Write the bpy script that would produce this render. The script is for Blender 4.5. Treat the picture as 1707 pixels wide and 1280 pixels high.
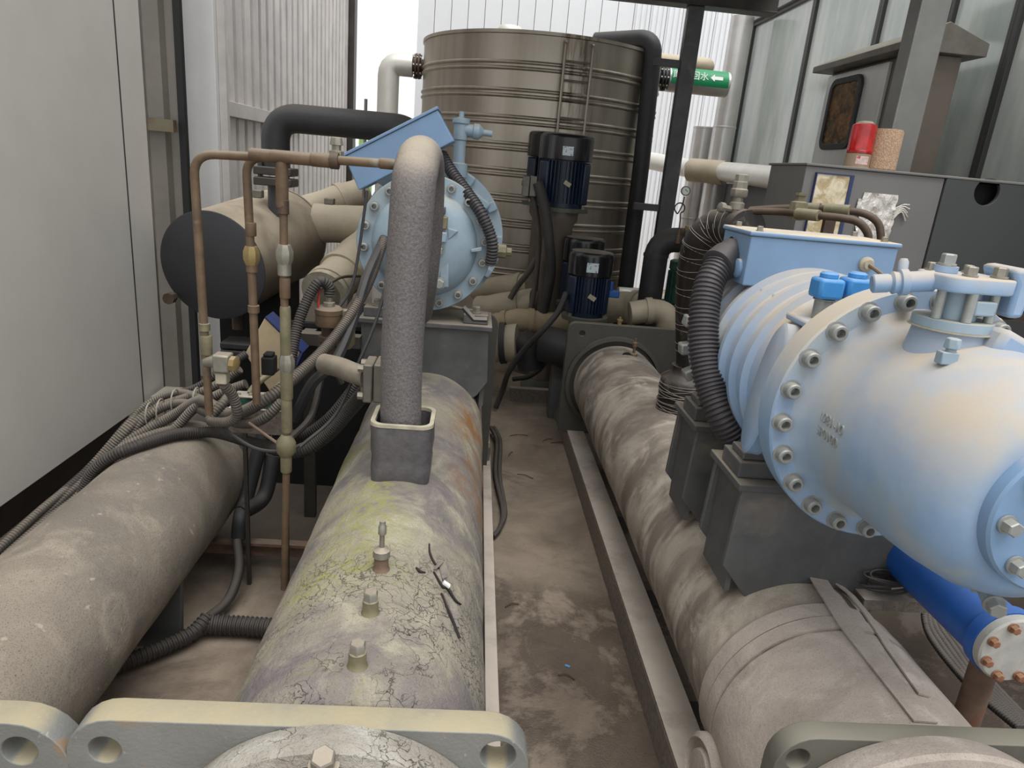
import bpy, bmesh, math, random
from mathutils import Vector, Matrix, noise
random.seed(7)
for o in list(bpy.data.objects): bpy.data.objects.remove(o)
SC = bpy.context.scene
COL = SC.collection
V = Vector
# ------------------------------------------------------------------ camera
F = 1152.826; CX, CY = 853.5, 640.0; H = 1.65
RM = Matrix(((0.99531869, 0.06872731, 0.06795043),
             (-0.04419986, -0.30155044, 0.95242517),
             (0.0859481, -0.95096997, -0.29710106)))
cd = bpy.data.cameras.new('camera'); cam = bpy.data.objects.new('camera', cd); COL.objects.link(cam)
cd.sensor_fit = 'HORIZONTAL'; cd.sensor_width = 36.0; cd.lens = F / 1707 * 36; cd.clip_start = 0.02; cd.clip_end = 200
cam.matrix_world = Matrix(((RM[0][0], -RM[0][1], -RM[0][2], 0), (RM[1][0], -RM[1][1], -RM[1][2], 0),
                           (RM[2][0], -RM[2][1], -RM[2][2], H), (0, 0, 0, 1)))
SC.camera = cam
# ------------------------------------------------------------------ world and light: bright overcast
w = bpy.data.worlds.new('overcast_sky'); SC.world = w; w.use_nodes = True
bg = w.node_tree.nodes['Background']; bg.inputs[0].default_value = (0.985, 0.995, 1.0, 1); bg.inputs[1].default_value = 0.85
sd = bpy.data.lights.new('veiled_sun', 'SUN'); sd.energy = 2.1; sd.angle = math.radians(48); sd.color = (1, .985, .965)
so = bpy.data.objects.new('veiled_sun', sd); COL.objects.link(so); so.rotation_euler = (math.radians(16), math.radians(6), 0)
SC.view_settings.view_transform = 'Standard'; SC.view_settings.look = 'None'
SC.view_settings.gamma = 1; SC.view_settings.use_curve_mapping = False
SC.view_settings.exposure = 0.36

# ------------------------------------------------------------------ helpers
def P(x, y, Y):            # world point on the plane at depth Y seen at pixel x, y of the 1707x1280 frame
    d = RM @ V((x - CX, y - CY, F)); t = Y / d.y
    return V((d.x * t, Y, H + d.z * t))
def PZ(x, y, Z):
    d = RM @ V((x - CX, y - CY, F)); t = (Z - H) / d.z
    return V((d.x * t, d.y * t, Z))
def PX(x, y, X):
    d = RM @ V((x - CX, y - CY, F)); t = X / d.x
    return V((X, d.y * t, H + d.z * t))
def PP(l): return [P(*a) for a in l]
WLOC = {}
def wl(o): return WLOC.get(o.name, V((0, 0, 0))) if o else V((0, 0, 0))
def frame(d):
    d = d.normalized(); u = V((0, 0, 1)) if abs(d.z) < .9 else V((1, 0, 0))
    a = d.cross(u).normalized(); return a, d.cross(a).normalized(), d
def spline(pts, sub=8):
    pts = [V(p) for p in pts]
    if len(pts) < 3 or sub <= 1: return pts
    out = []; n = len(pts)
    for i in range(n - 1):
        p0 = pts[i - 1] if i else pts[0] * 2 - pts[1]; p1 = pts[i]; p2 = pts[i + 1]
        p3 = pts[i + 2] if i + 2 < n else pts[-1] * 2 - pts[-2]
        for k in range(sub):
            t = k / sub
            out.append(.5 * ((2 * p1) + (p2 - p0) * t + (2 * p0 - 5 * p1 + 4 * p2 - p3) * t * t + (3 * p1 - p0 - 3 * p2 + p3) * t ** 3))
    out.append(pts[-1]); return out
def fillet(pts, rad, n=6):       # straight runs with rounded corners
    pts = [V(p) for p in pts]; out = [pts[0]]
    for i in range(1, len(pts) - 1):
        a, b, c = pts[i - 1], pts[i], pts[i + 1]
        d1 = (a - b); d2 = (c - b); l = min(rad, d1.length * .49, d2.length * .49)
        p = b + d1.normalized() * l; q = b + d2.normalized() * l
        for k in range(n + 1):
            t = k / n; out.append(p * (1 - t) ** 2 + b * 2 * t * (1 - t) + q * t * t)
    out.append(pts[-1]); return out
class MB:
    def __init__(s): s.v = []; s.f = []
    def add(s, vs, fs):
        b = len(s.v); s.v += [V(x) for x in vs]; s.f += [[i + b for i in f] for f in fs]; return s
    def box(s, c, d, rot=None):
        x, y, z = d[0] / 2, d[1] / 2, d[2] / 2
        vs = [V((a * x, b * y, e * z)) for a in (-1, 1) for b in (-1, 1) for e in (-1, 1)]
        if rot: vs = [rot @ q for q in vs]
        return s.add([q + V(c) for q in vs], [(0, 1, 3, 2), (4, 6, 7, 5), (0, 4, 5, 1), (2, 3, 7, 6), (0, 2, 6, 4), (1, 5, 7, 3)])
    def bx(s, x0, x1, y0, y1, z0, z1): return s.box(((x0 + x1) / 2, (y0 + y1) / 2, (z0 + z1) / 2), (x1 - x0, y1 - y0, z1 - z0))
    def rings(s, rings, cap=True, closed=False):
        b = len(s.v); n = len(rings[0]); m = len(rings)
        for r in rings: s.v += [V(q) for q in r]
        for i in range(m if closed else m - 1):
            for k in range(n):
                k2 = (k + 1) % n; i2 = (i + 1) % m
                s.f.append([b + i * n + k, b + i * n + k2, b + i2 * n + k2, b + i2 * n + k])
        if cap and not closed:
            s.f.append([b + k for k in range(n)][::-1]); s.f.append([b + (m - 1) * n + k for k in range(n)])
        return s
    def path(s, pts, rad, n=12, cap=True, closed=False):
        m = len(pts); rs = []; prev = None
        for i, p in enumerate(pts):
            if closed: d = pts[(i + 1) % m] - pts[i - 1]
            else: d = pts[min(i + 1, m - 1)] - pts[max(i - 1, 0)]
            if d.length < 1e-9: d = V((0, 0, 1))
            d.normalize()
            if prev is None: a, bb, _ = frame(d)
            else:
                a = prev - d * prev.dot(d); a.normalize(); bb = d.cross(a)
            prev = a; r = rad[i] if isinstance(rad, (list, tuple)) else rad
            rs.append([p + (a * math.cos(2 * math.pi * k / n) + bb * math.sin(2 * math.pi * k / n)) * r for k in range(n)])
        return s.rings(rs, cap, closed)
    def tube(s, pts, r, n=12, sub=8, cap=True): return s.path(spline(pts, sub), r, n, cap)
    def cyl(s, a, b, r0, r1=None, n=20): return s.path([V(a), V(b)], [r0, r0 if r1 is None else r1], n)
    def corr(s, pts, r, pitch=.014, n=10, depth=.16, sub=14):
        sp = spline(pts, sub); L = [0]
        for i in range(1, len(sp)): L.append(L[-1] + (sp[i] - sp[i - 1]).length)
        st = pitch / 4; N = max(4, int(L[-1] / st)); out = []; rad = []; j = 0
        for i in range(N + 1):
            t = L[-1] * i / N
            while j < len(L) - 2 and L[j + 1] < t: j += 1
            u = (t - L[j]) / max(1e-9, L[j + 1] - L[j]); out.append(sp[j].lerp(sp[j + 1], min(1, u)))
            rad.append(r * (1 - depth) if i % 4 in (0, 1) else r)
        return s.path(out, rad, n)
    def lathe(s, prof, org, ax, n=48, cap=True):
        a, b, d = frame(V(ax)); org = V(org)
        return s.rings([[org + d * t + (a * math.cos(2 * math.pi * k / n) + b * math.sin(2 * math.pi * k / n)) * max(r, 1e-4) for k in range(n)] for r, t in prof], cap)
    def prism(s, poly, ex):
        ex = V(ex); poly = [V(p) for p in poly]; return s.rings([poly, [p + ex for p in poly]])
    def mesh(s, name, org=V((0, 0, 0)), smooth=38, flip=True):
        m = bpy.data.meshes.new(name); m.from_pydata([tuple(q - org) for q in s.v], [], s.f); m.update()
        if flip and len(s.f) < 60000:
            bm = bmesh.new(); bm.from_mesh(m); bmesh.ops.recalc_face_normals(bm, faces=bm.faces); bm.to_mesh(m); bm.free()
        if smooth:
            m.polygons.foreach_set('use_smooth', [True] * len(m.polygons)); m.set_sharp_from_angle(angle=math.radians(smooth))
        return m
    def build(s, name, mat, parent=None, org=None, smooth=38, bevel=0, stuff=False):
        if org is None:
            lo = V((min(q[i] for q in s.v) for i in range(3))); hi = V((max(q[i] for q in s.v) for i in range(3)))
            org = V(((lo.x + hi.x) / 2, (lo.y + hi.y) / 2, lo.z))
        o = link(name, s.mesh(name, V(org), smooth), mat, parent, V(org))
        if bevel:
            b = o.modifiers.new('bevel', 'BEVEL'); b.width = bevel; b.segments = 2; b.limit_method = 'ANGLE'; b.angle_limit = math.radians(40)
        if stuff: o['kind'] = 'stuff'
        return o
def link(name, mesh, mat, parent, loc, rot=None):
    o = bpy.data.objects.new(name, mesh); COL.objects.link(o)
    if mat and not mesh.materials: mesh.materials.append(mat)
    WLOC[o.name] = V(loc); o.parent = parent; o.location = V(loc) - wl(parent)
    if rot is not None: o.rotation_mode = 'QUATERNION'; o.rotation_quaternion = rot
    return o
def aim(d): return V((0, 0, 1)).rotation_difference(V(d).normalized())
def tag(o, label, cat, group=None):
    o['label'] = label; o['category'] = cat
    if group: o['group'] = group
    return o
def thing(name, label, cat, loc=(0, 0, 0), group=None):
    o = bpy.data.objects.new(name, None); COL.objects.link(o); o.location = V(loc); o.empty_display_size = .1
    WLOC[o.name] = V(loc); return tag(o, label, cat, group)
def struct(o): o['kind'] = 'structure'; return o
def sroot(name, loc=(0, 0, 0)):
    o = bpy.data.objects.new(name, None); COL.objects.link(o); o.location = V(loc); WLOC[o.name] = V(loc); return struct(o)
def curve_mesh(name, outlines, thick, bevel=0.0):   # flat plate with holes in local XY, thickness along Z
    c = bpy.data.curves.new(name, 'CURVE'); c.dimensions = '2D'; c.fill_mode = 'BOTH'; c.extrude = max(0, thick / 2 - bevel); c.bevel_depth = bevel; c.bevel_resolution = 1
    for ol in outlines:
        sp = c.splines.new('POLY'); sp.points.add(len(ol) - 1); sp.use_cyclic_u = True
        for p, q in zip(sp.points, ol): p.co = (q[0], q[1], 0, 1)
    t = bpy.data.objects.new('t', c); COL.objects.link(t); bpy.context.view_layer.update()
    m = bpy.data.meshes.new_from_object(t.evaluated_get(bpy.context.evaluated_depsgraph_get())); bpy.data.objects.remove(t); m.name = name
    m.materials.clear()
    return m
def text_mesh(name, body, size, thick=.002, align='CENTER'):
    c = bpy.data.curves.new(name, 'FONT'); c.body = body; c.size = size; c.extrude = thick; c.align_x = align; c.align_y = 'CENTER'
    t = bpy.data.objects.new('t', c); COL.objects.link(t); bpy.context.view_layer.update()
    m = bpy.data.meshes.new_from_object(t.evaluated_get(bpy.context.evaluated_depsgraph_get())); bpy.data.objects.remove(t); m.materials.clear(); m.name = name
    return m
def circ(cx, cy, r, n=28): return [(cx + r * math.cos(2 * math.pi * k / n), cy + r * math.sin(2 * math.pi * k / n)) for k in range(n)]
def rrect(x0, x1, y0, y1, r, n=6):
    out = []
    for cx, cy, a0 in ((x1 - r, y1 - r, 0), (x0 + r, y1 - r, 90), (x0 + r, y0 + r, 180), (x1 - r, y0 + r, 270)):
        for k in range(n + 1):
            a = math.radians(a0 + 90 * k / n); out.append((cx + r * math.cos(a), cy + r * math.sin(a)))
    return out
FACE = Matrix.Rotation(math.radians(90), 3, 'X').to_quaternion()      # local XY plate turned to face -Y

# ------------------------------------------------------------------ materials
def srgb(r, g, b):
    f = lambda c: (c / 255 / 12.92) if c / 255 <= .04045 else ((c / 255 + .055) / 1.055) ** 2.4
    return (f(r), f(g), f(b), 1)
class NT:
    def __init__(s, name):
        s.m = bpy.data.materials.new(name); s.m.use_nodes = True; s.t = s.m.node_tree; s.b = s.t.nodes['Principled BSDF']
        s.tc = s.n('ShaderNodeTexCoord'); s.co = s.tc.outputs['Object']
    def n(s, k, **kw):
        x = s.t.nodes.new(k)
        for a, b in kw.items(): setattr(x, a, b)
        return x
    def l(s, a, b): s.t.links.new(a, b)
    def scale(s, sc):
        mp = s.n('ShaderNodeMapping'); s.l(s.co, mp.inputs[0]); mp.inputs['Scale'].default_value = sc; return mp.outputs[0]
    def noise(s, sc, det=4, rough=.6, co=None, dist=0):
        x = s.n('ShaderNodeTexNoise'); x.inputs['Scale'].default_value = sc; x.inputs['Detail'].default_value = det
        x.inputs['Roughness'].default_value = rough; x.inputs['Distortion'].default_value = dist; s.l(co or s.co, x.inputs['Vector']); return x.outputs[0]
    def ramp(s, fac, lo, hi, a=0.0, b=1.0):
        x = s.n('ShaderNodeMapRange'); x.interpolation_type = 'SMOOTHSTEP'
        for i, q in enumerate((lo, hi, a, b)): x.inputs[1 + i].default_value = q
        s.l(fac, x.inputs[0]); return x.outputs[0]
    def math(s, op, a, b=None):
        x = s.n('ShaderNodeMath', operation=op)
        for i, q in enumerate((a, b)):
            if q is None: continue
            if isinstance(q, (int, float)): x.inputs[i].default_value = q
            else: s.l(q, x.inputs[i])
        return x.outputs[0]
    def mix(s, fac, a, b, blend='MIX'):
        x = s.n('ShaderNodeMix', data_type='RGBA', blend_type=blend)
        for i, q in ((0, fac), (6, a), (7, b)):
            if isinstance(q, (int, float)): x.inputs[i].default_value = q
            elif isinstance(q, tuple): x.inputs[i].default_value = q
            else: s.l(q, x.inputs[i])
        return x.outputs[2]
    def sep(s, vec):
        x = s.n('ShaderNodeSeparateXYZ'); s.l(vec, x.inputs[0]); return x.outputs
    def upz(s): return s.sep(s.n('ShaderNodeNewGeometry').outputs['Normal'])[2]
    def bump(s, h, st, dist=.01, prev=None):
        x = s.n('ShaderNodeBump'); x.inputs['Strength'].default_value = st; x.inputs['Distance'].default_value = dist; s.l(h, x.inputs['Height'])
        if prev is not None: s.l(prev, x.inputs['Normal'])
        return x.outputs[0]
    def out(s, col, rough=.6, metal=0.0, nor=None, spec=None):
        for k, q in (('Base Color', col), ('Roughness', rough), ('Metallic', metal)):
            if isinstance(q, (int, float, tuple)): s.b.inputs[k].default_value = q
            else: s.l(q, s.b.inputs[k])
        if nor is not None: s.l(nor, s.b.inputs['Normal'])
        if spec is not None: s.b.inputs['Specular IOR Level'].default_value = spec
        return s.m
def mat(name, col, rough=.55, metal=0.0, var=.25, vs=9, dust=None, da=.8, dlo=.25, dhi=.95, patches=(), bump=(60, .12), stretch=None):
    t = NT(name); co = t.scale(stretch) if stretch else None
    c1 = tuple(q * (1 - var) for q in col[:3]) + (1,); c2 = tuple(min(1, q * (1 + var * .7)) for q in col[:3]) + (1,)
    c = t.mix(t.ramp(t.noise(vs, 5, .65, co), .3, .7), c1, c2)
    for pc, ps, lo, hi in patches: c = t.mix(t.ramp(t.noise(ps, 4, .6, co, .6), lo, hi), c, pc)
    r = rough
    if dust:
        f = t.math('MULTIPLY', t.ramp(t.upz(), dlo, dhi), t.ramp(t.noise(4.5, 5, .65), .25, .62, .45, 1.0)); f = t.math('MULTIPLY', f, da)
        c = t.mix(f, c, dust); r = t.mix(f, (rough,) * 3 + (1,), (.95,) * 3 + (1,))
    nor = t.bump(t.noise(bump[0], 5, .6), bump[1], .004) if bump and bump[1] else None
    return t.out(c, r, metal, nor)
DUST = srgb(186, 170, 150); GDUST = srgb(150, 140, 126)
M = {}
M['panel'] = mat('cream_panel', srgb(208, 204, 197), .5, 0, .04, 2.5, bump=(8, .03))
M['panel_white'] = mat('white_column', srgb(228, 228, 228), .5, 0, .05, 3, bump=(8, .03))
M['galv_dark'] = mat('grey_sheet', srgb(112, 108, 100), .5, .2, .12, 4, bump=(20, .04))
M['galv'] = mat('silver_sheet', srgb(206, 200, 196), .45, .15, .14, 3, bump=(14, .04))
M['white_sheet'] = mat('white_sheet', srgb(238, 240, 243), .5, 0, .03, 2, bump=(10, .02))
M['steel_dark'] = mat('dark_steel', srgb(72, 68, 64), .5, .3, .2, 8, dust=GDUST, da=.5)
M['steel'] = mat('grey_steel', srgb(120, 116, 108), .45, .4, .2, 8, dust=DUST, da=.5)
M['ped'] = mat('charcoal_paint', srgb(86, 87, 88), .5, 0, .22, 7, dust=GDUST, da=.9, patches=((srgb(122, 114, 106), 5, .54, .75), (srgb(112, 92, 76), 30, .66, .74)))
M['rail'] = mat('dusty_rail_paint', srgb(124, 114, 105), .6, 0, .3, 60, dust=srgb(200, 189, 177), da=.95, patches=((srgb(128, 84, 58), 14, .62, .74), (srgb(62, 56, 52), 55, .63, .7)))
M['plate'] = mat('flange_plate_paint', srgb(130, 131, 128), .5, .1, .14, 6, dust=srgb(178, 166, 134), da=.8, dlo=.7, patches=((srgb(160, 122, 76), 12, .6, .75), (srgb(160, 158, 148), 60, .64, .74)), bump=(120, .3))
M['plate_d'] = mat('flange_plate_dark', srgb(100, 99, 92), .5, .1, .14, 6, dust=srgb(142, 136, 120), da=.6, dlo=.4, patches=((srgb(132, 96, 66), 9, .66, .8),))
M['plate_f'] = mat('far_plate_paint', srgb(78, 76, 70), .5, .1, .14, 6, dust=srgb(130, 122, 108), da=.7, dlo=.4)
M['blue'] = mat('pale_blue_paint', srgb(138, 170, 206), .45, 0, .12, 5, dust=srgb(186, 174, 156), da=1.0, dlo=-.25, dhi=.7, patches=((srgb(164, 176, 182), 3.2, .46, .7),), bump=(38, .16))
M['blue_b'] = mat('steel_blue_paint', srgb(146, 166, 180), .42, 0, .14, 5, dust=srgb(176, 170, 154), da=.8, dlo=.3, dhi=.9, patches=((srgb(160, 172, 176), 3.2, .48, .72),), bump=(38, .14))
M['blue_box'] = mat('terminal_box_blue', srgb(122, 152, 186), .45, 0, .07, 4, dust=srgb(206, 190, 162), da=1.0, dlo=.6, dhi=.95, bump=(30, .04))
M['sol_blue'] = mat('bright_blue_coil', srgb(66, 142, 208), .4, 0, .1, 9, dust=srgb(150, 170, 190), da=.5)
M['cobalt'] = mat('cobalt_paint', srgb(34, 94, 178), .35, 0, .12, 5, dust=srgb(120, 140, 170), da=.35)
M['bolt_blue'] = mat('pale_bolt', srgb(156, 160, 158), .4, .35, .12, 30, dust=srgb(190, 180, 165), da=.5)
M['bolt'] = mat('grey_bolt', srgb(150, 146, 136), .42, .5, .15, 30, dust=DUST, da=.6)
M['bolt_rust'] = mat('rusty_bolt', srgb(150, 104, 78), .7, .1, .3, 40, dust=srgb(190, 160, 130), da=.5)
M['brass'] = mat('brass_fitting', srgb(156, 136, 92), .4, .35, .15, 20, dust=DUST, da=.4)
M['copper'] = mat('old_copper', srgb(112, 92, 72), .6, .15, .28, 14, dust=srgb(150, 140, 126), da=.8, patches=((srgb(104, 100, 80), 7, .5, .7), (srgb(142, 134, 122), 10, .58, .75)))
M['copper_g'] = mat('green_grey_copper', srgb(128, 122, 96), .6, .2, .25, 18, dust=srgb(160, 152, 134), da=.7)
M['copper_dark'] = mat('dark_copper', srgb(86, 70, 58), .55, .2, .25, 14, dust=srgb(120, 110, 98), da=.5)
M['rubber'] = mat('black_rubber', srgb(50, 50, 52), .55, 0, .15, 12, dust=srgb(104, 98, 92), da=.45, bump=(40, .08))
M['conduit'] = mat('black_conduit', srgb(58, 56, 60), .45, 0, .1, 12, dust=srgb(120, 112, 106), da=.35, bump=(40, .04))
M['conduit_g'] = mat('dusty_grey_conduit', srgb(86, 80, 74), .6, 0, .2, 12, dust=srgb(142, 132, 118), da=.75, bump=(40, .04))
M['conduit_d'] = mat('dark_conduit', srgb(56, 53, 52), .6, 0, .2, 12, dust=srgb(100, 92, 84), da=.6, bump=(40, .04))
M['disc'] = mat('drum_end_dark', srgb(62, 63, 67), .6, 0, .06, 4, bump=(30, .03))
M['drum'] = mat('drum_dusty_steel', srgb(120, 108, 94), .5, .25, .15, 4, dust=srgb(196, 182, 160), da=.95, dlo=-.35, dhi=.6)
M['cream'] = mat('cream_lagging', srgb(186, 174, 152), .55, .1, .12, 6, dust=srgb(198, 186, 164), da=.6)
M['lag_w'] = mat('pale_lagging', srgb(226, 224, 216), .4, .25, .06, 5, bump=(16, .05))
M['lag_s'] = mat('aluminium_lagging', srgb(206, 204, 202), .32, .6, .08, 5, bump=(16, .05))
M['alu'] = mat('aluminium_frame', srgb(150, 150, 148), .45, .35, .1, 5, bump=(20, .03))
M['alu_d'] = mat('dark_window_frame', srgb(70, 70, 68), .45, .3, .1, 5, bump=(20, .03))
M['cab'] = mat('grey_cabinet_paint', srgb(124, 123, 121), .5, 0, .05, 3, dust=srgb(196, 186, 166), da=.9, dlo=.5, bump=(60, .03))
M['cab_d'] = mat('dark_grey_cabinet_paint', srgb(78, 79, 80), .5, 0, .05, 3, bump=(60, .03))
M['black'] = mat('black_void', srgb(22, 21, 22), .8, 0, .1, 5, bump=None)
M['fan_black'] = mat('glossy_black_cover', srgb(30, 29, 31), .22, 0, .1, 5, dust=srgb(150, 142, 130), da=.85, dlo=.6, bump=(60, .02))
M['motor'] = mat('navy_motor_paint', srgb(28, 44, 66), .4, 0, .15, 9, dust=srgb(110, 112, 108), da=.6, dlo=.5)
M['motor_f'] = mat('green_grey_flange', srgb(84, 90, 78), .55, 0, .2, 9, dust=srgb(140, 134, 118), da=.6)
M['green'] = mat('dark_green_paint', srgb(44, 84, 70), .5, 0, .2, 9, dust=srgb(110, 116, 100), da=.5)
M['ss'] = mat('stainless', srgb(226, 226, 226), .35, .35, .08, 5, bump=(20, .03), stretch=(1, 1, .1))
M['ss_d'] = mat('brown_grey_stainless', srgb(128, 118, 108), .45, .4, .08, 5, bump=(20, .03))  # brown-grey stainless, darker than the door sheet
M['hood'] = mat('hood_steel', srgb(128, 124, 116), .5, .3, .2, 8, dust=srgb(150, 146, 130), da=.6)
M['wrap'] = mat('black_film_wrap', srgb(40, 36, 34), .3, 0, .25, 14, patches=((srgb(104, 96, 88), 16, .58, .75),), dust=srgb(140, 128, 116), da=.6, bump=(26, .5))
M['foam'] = mat('grey_rubber_foam', srgb(112, 108, 108), .55, 0, .3, 150, dust=srgb(178, 166, 148), da=.8, dlo=-.05, bump=(110, .7))
M['foam_sleeve'] = mat('smooth_foam_sleeve', srgb(96, 93, 96), .42, 0, .2, 40, dust=srgb(150, 144, 136), da=.45, bump=(50, .45))
M['rim'] = mat('pale_rim', srgb(178, 170, 150), .8, 0, .2, 20)
M['strap'] = mat('pale_strap', srgb(176, 168, 158), .5, .2, .15, 20)
M['white_text'] = mat('white_print', srgb(240, 244, 240), .5, 0, .02, 5, bump=None)
M['label_green'] = mat('green_label', srgb(22, 142, 88), .45, 0, .06, 8, bump=None)
M['red_wire'] = mat('red_wire', srgb(176, 42, 40), .5, 0, .1, 9, bump=None)
M['rust_pipe'] = mat('rusted_pipe', srgb(120, 98, 84), .75, .1, .3, 10, dust=srgb(150, 134, 118), da=.5, patches=((srgb(132, 82, 50), 7, .52, .68),))
M['rust_disc'] = mat('chalky_rusted_cap', srgb(176, 174, 168), .8, 0, .15, 16, patches=((srgb(150, 92, 54), 9, .56, .66),), bump=(60, .3))
M['tanfoam'] = None
M['lag_grey'] = mat('dusty_grey_lagging', srgb(124, 116, 104), .75, 0, .2, 14, dust=srgb(164, 152, 134), da=.8)
M['tear'] = mat('torn_dark_edge', srgb(50, 44, 41), .9, 0, .2, 20)
# vessel insulation materials
def insulation(name, base, light, dark, crack=0.0, moss=None, rust=None, speck=0.0, bands=0.0, sc=1.0):
    t = NT(name)
    n1 = t.noise(3.2 * sc, 6, .62, None, .5); c = t.mix(t.ramp(n1, .36, .64), dark, base)
    n2 = t.noise(5.5 * sc, 6, .65, t.scale((1, 1, 1)), .8); c = t.mix(t.ramp(n2, .48, .72), c, light)
    if bands:       # dust swept round the shell in crescents
        nb = t.noise(2.6, 3, .5, t.scale((.8, 2.6, .8)), .7); c = t.mix(t.math('MULTIPLY', t.ramp(nb, .5, .62), bands), c, dark)
        nb2 = t.noise(3.4, 3, .5, t.scale((.7, 3.0, .7)), .4); c = t.mix(t.math('MULTIPLY', t.ramp(nb2, .54, .68), bands * .8), c, light)
    h = t.noise(90, 4, .6)
    c = t.mix(t.ramp(t.noise(320, 3, .75), .53, .66, 0, .42 + speck), c, tuple(q * .35 for q in dark[:3]) + (1,))
    if speck: c = t.mix(t.ramp(t.noise(26, 2, .5), .69, .76, 0, .55), c, tuple(min(1, q * 1.5) for q in light[:3]) + (1,))
    if moss:
        f = t.math('MULTIPLY', t.ramp(t.noise(2.7, 5, .7, t.scale((1, .8, 1)), .9), .47, .66), t.ramp(t.noise(40, 4, .7), .36, .6))
        x = t.sep(t.co)[0]; f = t.math('MULTIPLY', f, t.ramp(x, .12, -.06, .12, 1.0))
        c = t.mix(f, c, moss)
    if rust:
        x, y, z = t.sep(t.co)[:3]
        f = t.math('MULTIPLY', t.ramp(t.noise(4, 5, .7, t.scale((1, .8, 1))), .44, .66), t.ramp(x, .1, .2))
        f = t.math('MULTIPLY', f, t.ramp(y, .75, 1.1)); c = t.mix(f, c, rust)
    nor = t.bump(h, .4, .004)
    if crack:
        vn = t.n('ShaderNodeTexNoise'); vn.inputs['Scale'].default_value = 11; vn.inputs['Detail'].default_value = 5; t.l(t.co, vn.inputs['Vector'])
        mx = t.mix(.16, t.co, vn.outputs[1]); y = t.sep(t.co)[1]; g = None
        for sc_, wd, lo, hi in ((15, .016, .5, .6), (38, .035, .47, .6)):
            vo = t.n('ShaderNodeTexVoronoi', feature='DISTANCE_TO_EDGE'); vo.inputs['Scale'].default_value = sc_; t.l(mx, vo.inputs['Vector'])
            e = t.math('MULTIPLY', t.ramp(vo.outputs['Distance'], 0, wd, 1, 0), t.ramp(t.noise(3.4 if sc_ < 20 else 4.6, 4, .6), lo, hi))
            g = e if g is None else t.math('MAXIMUM', g, e)
        g = t.math('MULTIPLY', g, t.ramp(y, .65, .2, .05, 1))
        c = t.mix(t.math('MULTIPLY', g, crack), c, tuple(q * .3 for q in dark[:3]) + (1,))
        nor = t.bump(t.math('SUBTRACT', 1.0, g), .8, .008, nor)
        nor = t.bump(t.noise(30, 6, .72), .8, .012, nor)
    else: nor = t.bump(t.noise(16, 5, .6), .25, .008, nor)
    return t.out(c, .88, 0.0, nor, .3)
M['insA'] = insulation('speckled_insulation', srgb(146, 136, 123), srgb(160, 150, 135), srgb(126, 119, 110), speck=.35)
M['insB'] = insulation('cracked_mossy_insulation', srgb(152, 145, 130), srgb(172, 166, 146), srgb(118, 111, 112), crack=.75, moss=srgb(146, 146, 92), rust=srgb(146, 104, 64))
M['insB2'] = insulation('cracked_pale_insulation', srgb(178, 174, 164), srgb(196, 192, 182), srgb(146, 138, 128), crack=.8)
M['insD'] = insulation('swept_insulation', srgb(172, 162, 149), srgb(194, 184, 170), srgb(118, 109, 100), bands=.75)
M['insD2'] = insulation('pale_patch_insulation', srgb(176, 165, 156), srgb(188, 178, 168), srgb(150, 140, 131))
M['insdark'] = insulation('dark_head_insulation', srgb(84, 82, 84), srgb(110, 106, 104), srgb(58, 56, 58), crack=.4)

def m_floor():
    t = NT('stained_shaded_concrete')
    n1 = t.noise(1.1, 6, .65, None, .4); c = t.mix(t.ramp(n1, .35, .65), srgb(112, 99, 86), srgb(158, 144, 127))
    n2 = t.noise(3.3, 6, .7, None, .6); c = t.mix(t.ramp(n2, .52, .72, 0, .75), c, srgb(92, 80, 70))
    c = t.mix(t.ramp(t.noise(70, 3, .7), .58, .74, 0, .45), c, srgb(70, 60, 52))
    x, y, z = t.sep(t.co)[:3]
    wet = t.ramp(t.noise(2.1, 6, .7, None, .25), .4, .5)
    near = t.math('MULTIPLY', t.ramp(y, 2.75, 2.35), t.ramp(y, .6, .9)); wet = t.math('MULTIPLY', wet, near)
    wet = t.math('MULTIPLY', wet, t.ramp(x, .05, .15))
    c = t.mix(t.math('MULTIPLY', wet, .55), c, srgb(62, 53, 50))
    gap_shade = t.math('MULTIPLY', t.ramp(t.math('ADD', y, t.math('MULTIPLY', t.noise(2.2, 4, .6), 1.2)), 2.7, 3.3), t.ramp(t.math('ADD', x, t.math('MULTIPLY', t.noise(2.6, 4, .6), .5)), -.02, -.2))  # shade between the left vessels, painted into the concrete with noisy edges
    gap_shade2 = t.math('MULTIPLY', t.ramp(t.math('ADD', x, t.math('MULTIPLY', t.noise(2.4, 4, .6), .7)), 1.2, 1.5), t.ramp(y, 3.2, 2.8))  # same painted shade under the right-hand machine
    c = t.mix(t.math('MULTIPLY', t.math('MAXIMUM', gap_shade, gap_shade2), .85), c, srgb(60, 53, 46))
    r = t.mix(wet, (.9,) * 3 + (1,), (.16,) * 3 + (1,))
    nor = t.bump(t.noise(150, 3, .6), .5, .005); nor = t.bump(t.noise(60, 4, .65), .35, .006, nor)
    return t.out(c, r, 0.0, nor)
M['floor'] = m_floor()
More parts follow.
